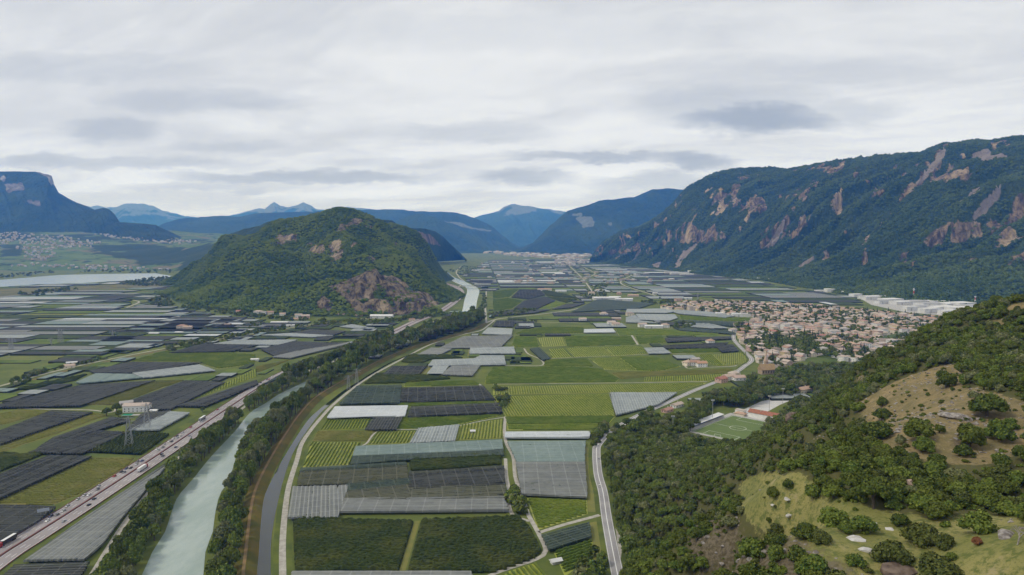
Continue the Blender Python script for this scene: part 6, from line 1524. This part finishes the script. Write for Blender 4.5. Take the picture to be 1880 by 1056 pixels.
# grandstand on the left touch line
gs = bpy.data.objects.new('grandstand', None); COL.objects.link(gs); q = pit_pt(.40, -.115); gs.location = (q[0], q[1], .1); gs.rotation_euler = (0, 0, ang1); tag(gs, 'long white roofed grandstand with blue seats beside the football pitch', 'grandstand')
Lg = Lp * .86; b = MB()
for k in range(4): b.box(-Lg / 2, Lg / 2, -3.2 + k * 1.3, 4, k * .55, (k + 1) * .55)
b.build('terrace', [M_CONC], gs)
b = MB()
for k in range(4): b.box(-Lg / 2 + 1, Lg / 2 - 1, -2.9 + k * 1.3, -2.3 + k * 1.3, (k + 1) * .55, (k + 1) * .55 + .45)
b.build('seats', [plain('blue seats', (.03, .10, .38))], gs)
b = MB(); b.add([(-Lg / 2, -3.6, 5.4), (Lg / 2, -3.6, 5.4), (Lg / 2, 4.6, 4.6), (-Lg / 2, 4.6, 4.6), (-Lg / 2, -3.6, 5.2), (Lg / 2, -3.6, 5.2), (Lg / 2, 4.6, 4.4), (-Lg / 2, 4.6, 4.4)], [(0, 1, 2, 3), (7, 6, 5, 4), (0, 4, 5, 1), (2, 6, 7, 3), (1, 5, 6, 2), (3, 7, 4, 0)]); b.build('roof', [M_SHEDR], gs)
for k in range(7): b = MB(); b.bar((-Lg / 2 + 2 + k * (Lg - 4) / 6, 3.8, 0), (-Lg / 2 + 2 + k * (Lg - 4) / 6, 3.8, 4.6), .15); b.build('post', [M_CONC], gs)
# the grandstand sits with its open side to the pitch
gs.rotation_euler = (0, 0, ang1 + math.pi)
q = pit_pt(1.17, .62)
o = house(q[0], q[1], .1, ang1 + math.pi / 2, 46, 13, 6.2, 3.0, 'white', 'brown', 'gable', "white clubhouse with long brown red roof at the head of the pitch", None, 'clubhouse', 9, 'clubhouse', rm=plain('clubhouse tiles', (.36, .155, .095), (.28, .12, .08), .4))
q = pit_pt(1.14, .98); house(q[0], q[1], .1, ang1, 17, 12, 6.6, 3.0, 'white', 'brown', 'gable', "gabled white wing of the clubhouse nearest the hillside", None, 'clubhouse_annex', 3, 'clubhouse', rm=plain('clubhouse wing tiles', (.37, .16, .10), (.29, .125, .08), .4), chim=False)
q = pit_pt(1.09, .10); house(q[0], q[1], .1, ang1 + math.pi / 2, 13, 7, 3.0, 1.8, 'cream', 'orange', 'hip', "small orange roofed kiosk at the corner of the pitch", None, 'kiosk', 3, 'kiosk', chim=False)
q = pit_pt(1.20, .02); house(q[0], q[1], .1, ang1 + math.pi / 2, 12, 7, 4.2, .5, 'white', 'grey', 'flat', "white flat roofed changing block behind the kiosk", None, 'changing_block', 3, 'building', chim=False)
CARPK = gpoly("1365,752 1398,737 1443,727 1452,735 1431,744 1407,757 1419,761 1398,772 1345,758"); st(ob('car_park', flat_poly('car_park', CARPK, .1, plain('pale car park', (.58, .57, .56), (.48, .47, .46), .06))))
def mast(px, py, h, label, name='floodlight_mast', head=True, z=0):
    x, y = at(px, py); t = bpy.data.objects.new(name, None); COL.objects.link(t); t.location = (x, y, z); tag(t, label, 'floodlight', 'floodlight masts around the football ground')
    b = MB(); b.bar((0, 0, 0), (0, 0, h), .28, n=6); b.build('pole', [M_CONC], t)
    b = MB(); b.bar((-1.8, 0, h - .4), (1.8, 0, h - .4), .1); b.bar((-1.8, 0, h + .5), (1.8, 0, h + .5), .1); b.build('crossbar', [M_CONC], t)
    for k in range(6): b = MB(); b.box(-1.8 + (k % 3) * 1.4, -1.0 + (k % 3) * 1.4, -.5, .1, h - .6 + (k // 3) * .9, h + .1 + (k // 3) * .9); b.build('lamp', [M_SHEDW], t)
mast(1308, 774, 26, "tall floodlight mast beside the grandstand"); mast(1412, 759, 22, "floodlight mast on the car park, nearer one"); mast(1437, 741, 20, "floodlight mast at the far end of the car park"); mast(1235, 800, 22, "floodlight mast rising from the wood left of the pitch")

# ---------------------------------------------------------------- pylons, towers, bridges, signs
M_STEEL = plain('galvanised steel', (.36, .37, .36), (.28, .29, .28), .5); M_GRN = plain('green bridge steel', (.05, .20, .13), (.04, .15, .10), .5); M_RW = plain('red paint', (.45, .08, .06))
def pylon(px, py, h, rot, label, w=3.2, th=.22, group='lattice power pylons on the valley floor'):
    x, y = at(px, py); t = bpy.data.objects.new('power_pylon', None); COL.objects.link(t); t.location = (x, y, 0); t.rotation_euler = (0, 0, rot); tag(t, label, 'pylon', group)
    b = MB(); lv = [0, .18, .34, .48, .60, .71, .80, .88, .94, 1.0]; wd = lambda f: w * (1 - f) ** .8 + .5
    for (f0, f1) in zip(lv[:-1], lv[1:]):
        c0 = [(sx * wd(f0) , sy * wd(f0), f0 * h) for sx, sy in ((-1, -1), (1, -1), (1, 1), (-1, 1))]; c1 = [(sx * wd(f1), sy * wd(f1), f1 * h) for sx, sy in ((-1, -1), (1, -1), (1, 1), (-1, 1))]
        for k in range(4): b.bar(c0[k], c1[k], th); b.bar(c0[k], c1[(k + 1) % 4], th * .6); b.bar(c0[(k + 1) % 4], c1[k], th * .6)
    b.build('tower', [M_STEEL], t)
    for f, L in ((.72, 6.5), (.84, 7.5), (.95, 5.0)):
        b = MB()
        for s in (-1, 1): b.bar((s * .5, 0, f * h + .9), (s * L, 0, f * h), th * .8); b.bar((s * .5, 0, f * h - .6), (s * L, 0, f * h), th * .8); b.bar((s * L, 0, f * h), (s * L, 0, f * h - 1.8), th * .5)
        b.build('crossarm', [M_STEEL], t)
pylon(237, 821, 33, .3, "nearest grey lattice pylon, in the leafy orchard below the white farmhouse"); pylon(270, 789, 31, .3, "second lattice pylon, on the black net right of the nearest one"); pylon(655, 703, 22, .6, "small lattice pylon beside the dark canal, right of two", 1.8, .16); pylon(640, 715, 21, .6, "small lattice pylon beside the dark canal, left of two", 1.8, .16)
pylon(18, 645, 27, 0, "lattice pylon at the left edge, left of a pair", 2); pylon(23, 645, 27, 0, "lattice pylon at the left edge, right of a pair", 2); pylon(109, 630, 30, 0, "left lattice pylon of the pair standing in dark nets", 2); pylon(114, 630, 30, 0, "right lattice pylon of the pair standing in dark nets", 2); pylon(207, 620, 16, 0, "short lattice pylon at the lane corner between white nets", 1.4); pylon(1281, 556, 34, 0, "lattice pylon on black nets before the village", 2.4); pylon(94, 634, 15, 0, "short pylon between the two pairs of pylons", 1.2)
for px, py, h, lab in ((1677, 553, 46, "red and white chimney tower in the industrial area"), (1790, 560, 30, "shorter red and white mast at the end of the industrial area")):
    x, y = at(px, py); t = bpy.data.objects.new('chimney_tower', None); COL.objects.link(t); t.location = (x, y, 0); tag(t, lab, 'tower')
    for k in range(5): b = MB(); b.bar((0, 0, h * k / 5), (0, 0, h * (k + 1) / 5), 2.6 - .25 * k, n=10); b.build('section', [(M_SHEDW, M_RW)[k % 2]], t)
    b = MB(); b.bar((0, 0, h * .9), (0, 0, h * .96), 3.6, n=10); b.build('platform', [M_SHEDW], t)
def bridge(p, q, z, w, hh, label, m):
    a_, c_ = np.array(at(*p)), np.array(at(*q)); L = np.linalg.norm(c_ - a_); mid = (a_ + c_) / 2; t = bpy.data.objects.new('bridge', None); COL.objects.link(t); t.location = (mid[0], mid[1], 0); t.rotation_euler = (0, 0, math.atan2(c_[1] - a_[1], c_[0] - a_[0])); tag(t, label, 'bridge')
    b = MB(); b.box(-L / 2 - 12, L / 2 + 12, -w / 2, w / 2, z - 1, z); b.build('deck', [M_CONC], t)
    for s in (-1, 1):
        b = MB(); n = 10; y = s * (w / 2 - .4)
        b.bar((-L / 2, y, z + hh), (L / 2, y, z + hh), .35); b.bar((-L / 2, y, z), (L / 2, y, z), .35)
        for k in range(n): x0, x1 = -L / 2 + L * k / n, -L / 2 + L * (k + 1) / n; b.bar((x0, y, z if k % 2 else z + hh), (x1, y, z + hh if k % 2 else z), .25); b.bar((x0, y, z), (x0, y, z + hh), .22)
        b.build('truss', [m], t)
    for k in (-.5, .5): b = MB(); b.box(L * k - 2, L * k + 2, -w / 2, w / 2, -.5, z - 1); b.build('abutment', [M_CONC], t)
bridge((836, 580), (884, 580), 6, 8, 5, "green steel truss bridge over the river below the cliff", M_GRN); bridge((850, 528), (884, 528), 6, 10, 3.5, "farther low bridge over the river", M_STEEL)
x, y = at(80, 952); t = bpy.data.objects.new('road_sign', None); COL.objects.link(t); t.location = (x, y, 0); t.rotation_euler = (0, 0, .6); tag(t, 'pale motorway sign on two posts beside the black net', 'sign')
for s in (-1.6, 1.6): b = MB(); b.bar((s, 0, 0), (s, 0, 5.5), .14); b.build('post', [M_STEEL], t)
b = MB(); b.box(-4, 4, -.1, .1, 5.5, 8.0); b.build('panel', [plain('grey sign back', (.38, .42, .46))], t)

# ---------------------------------------------------------------- vehicles
CARC = {'white': (.75, .75, .74), 'silver': (.45, .46, .47), 'black': (.02, .02, .022), 'grey': (.16, .165, .17), 'dark blue': (.03, .05, .12), 'red': (.35, .03, .03)}
def paint(c):
    def f(g, b): b.inputs['Base Color'].default_value = (*c, 1); b.inputs['Roughness'].default_value = .3; b.inputs['Specular IOR Level'].default_value = .5
    return f
CARM = {k: mat(k + ' car paint', paint(c)) for k, c in CARC.items()}; M_TYRE = plain('tyre', (.02, .02, .02))
def car_proto(col, label):
    t = bpy.data.objects.new('car', None); COL.objects.link(t); tag(t, label, 'car')
    b = MB(); pr = [(-2.15, .35), (-2.2, .75), (-1.9, .95), (.95, .98), (1.95, .82), (2.2, .6), (2.15, .35)]
    n = len(pr); b.add([(x, s * .88, z) for s in (-1, 1) for x, z in pr], [tuple(range(n)), tuple(range(2 * n - 1, n - 1, -1))] + [(i, n + i, n + (i + 1) % n, (i + 1) % n) for i in range(n)]); b.build('body', [CARM[col]], t)
    b = MB(); b.add([(-1.9, -.82, .94), (.95, -.82, .97), (.95, .82, .97), (-1.9, .82, .94), (-1.35, -.66, 1.42), (.15, -.66, 1.45), (.15, .66, 1.45), (-1.35, .66, 1.42)], [(0, 1, 5, 4), (1, 2, 6, 5), (2, 3, 7, 6), (3, 0, 4, 7)]); cb = b.build('cabin', [M_GLASS], t)
    b = MB(); b.box(-1.38, .2, -.67, .67, 1.42, 1.48); b.build('roof', [CARM[col]], t)
    for x in (-1.35, 1.35):
        for s in (-1, 1): b = MB(); b.bar((x, s * .7, .32), (x, s * .92, .32), .33, n=10); b.build('wheel', [M_TYRE], t)
    return t
def truck_proto(cabc, boxc, label):
    t = bpy.data.objects.new('truck', None); COL.objects.link(t); tag(t, label, 'truck')
    b = MB(); b.box(-9.3, 4.2, -1.25, 1.25, 1.1, 4.0); b.build('trailer', [boxc], t); b = MB(); b.box(-9.28, 4.18, -1.24, 1.24, 4.0, 4.04); b.build('trailer_roof', [CARM['white']], t)
    b = MB(); b.add([(4.8, -1.2, .7), (7.1, -1.2, .7), (7.1, 1.2, .7), (4.8, 1.2, .7), (4.8, -1.2, 3.7), (6.7, -1.2, 3.6), (6.7, 1.2, 3.6), (4.8, 1.2, 3.7), (7.1, -1.2, 2.0), (7.1, 1.2, 2.0)], [(0, 1, 8, 5, 4), (2, 3, 7, 6, 9), (1, 2, 9, 8), (4, 5, 6, 7), (3, 0, 4, 7), (8, 9, 6, 5)]); cb = b.build('cab', [cabc], t)
    b = MB(); b.add([(7.13, -1.1, 2.1), (7.13, 1.1, 2.1), (6.78, 1.1, 3.4), (6.78, -1.1, 3.4)], [(0, 1, 2, 3)]); b.build('windscreen', [M_GLASS], cb)
    b = MB(); b.box(-9, 6.8, -.5, .5, .6, 1.1); b.build('chassis', [M_TYRE], t)
    for x in (-7.8, -6.6, -5.4, 3.4, 6.0):
        for s in (-1, 1): b = MB(); b.bar((x, s * .9, .5), (x, s * 1.22, .5), .5, n=10); b.build('wheel', [M_TYRE], t)
    return t
hd = np.r_[0, np.cumsum(np.linalg.norm(np.diff(HW, axis=0), axis=1))]; hpx, hpy = proj(HW[:, 0], HW[:, 1], .5 + 0 * HW[:, 0])
def on_hw(s, off):
    i = min(len(HW) - 2, max(0, int(np.searchsorted(hd, s)) - 1)); f = (s - hd[i]) / (hd[i + 1] - hd[i]); p = HW[i] + (HW[i + 1] - HW[i]) * f + N_[i] * off
    return p, math.atan2(T_[i][1], T_[i][0])
def s_at(py):
    k = np.where(hpy[:-1] >= py)[0].max(); f = (hpy[k] - py) / max(1e-6, hpy[k] - hpy[k + 1]); return hd[k] + f * (hd[k + 1] - hd[k])
CP = {k: None for k in CARC}
def put_car(col, x, y, z, rot, label, group):
    if CP[col] is None: CP[col] = o = car_proto(col, label)
    else: o = copy_thing(CP[col])
    o.location = (x, y, z); o.rotation_euler = (0, 0, rot); o['label'] = label; o['group'] = group
s = s_at(970); s1 = s_at(690); lane = 0; k = 0
while s < s1:                                              # the slow queue on the far carriageway, heading towards us
    for off in (-6.4, -9.7):
        if R.random() < .62:
            col = R.choices(list(CARC), (40, 22, 14, 14, 6, 4))[0]; p, a_ = on_hw(s + R.uniform(-2, 2), off)
            pr = 'at the near end of the traffic queue' if s < s_at(880) else 'in the middle of the traffic queue' if s < s_at(780) else 'at the far end of the traffic queue'
            put_car(col, p[0], p[1], .52, a_ + math.pi, f'{col} car {pr} on the motorway', f'{col} cars {pr}'); k += 1
    s += R.uniform(8.5, 14) if s < s_at(800) else R.uniform(18, 40)
for py, off, col, lab in [(928, 6.8, 'black', "black car alone on the near carriageway, first behind the wide gap"), (917, 3.6, 'black', "second black car on the near carriageway"), (835, 3.4, 'black', "black car passing the traffic queue near the rear of the white truck"), (838, 7, 'grey', "grey car beside the black one ahead of the white truck"), (803, 7.0, 'white', "white van like car on the near carriageway below the pylon"), (801, 3.6, 'silver', "silver car beside the white one below the pylon"), (779, 3.5, 'white', "white car on the near carriageway far along the straight"), (958, 7, 'silver', "silver car on the near carriageway before the dark trailer"), (760, 7, 'grey', "grey car where the motorway passes the small white hut"), (822, 7, 'dark blue', "dark blue car on the near carriageway")]:
    p, a_ = on_hw(s_at(py), off); put_car(col, p[0], p[1], .52, a_, lab, None)
for px, py, col, lab in [(1097, 823, 'white', "white car at the bend of the valley road"), (1092.5, 841, 'silver', "silver car below the bend of the valley road"), (1108, 891, 'white', "white car midway down the valley road")]:
    i = int(np.argmin(np.hypot(*(np.array(proj(RD[:, 0], RD[:, 1], 0 * RD[:, 0])) - np.array([[px], [py]]))))); tt_, nn_ = normals(RD); p = RD[i] + nn_[i] * (-1.9 if col == 'white' else 1.9); put_car(col, p[0], p[1], .2, math.atan2(tt_[i][1], tt_[i][0]), lab, None)
r_ = np.random.RandomState(3); cpa = np.array(CARPK); k = 0
for py, off, cab, box, flip, lab in [(999, -9.6, CARM['red'], CARM['black'], 1, "truck with dark trailer and white roof at the left edge"), (862, 6.8, CARM['red'], CARM['white'], 0, "white truck with red cab on the near carriageway"), (690, 6, CARM['white'], CARM['silver'], 0, "pale truck entering the trees on the motorway"), (667, -6, CARM['white'], CARM['white'], 1, "white truck far along the motorway, nearer one"), (652, 6, CARM['white'], CARM['white'], 0, "white truck farthest along the motorway"), (772, -9.6, CARM['silver'], CARM['grey'], 1, "grey truck at the end of the traffic queue")]:
    p, a_ = on_hw(s_at(py), off); o = truck_proto(cab, box, lab); o.location = (p[0], p[1], .52); o.rotation_euler = (0, 0, a_ + (math.pi if flip else 0)); o['group'] = 'trucks on the motorway'
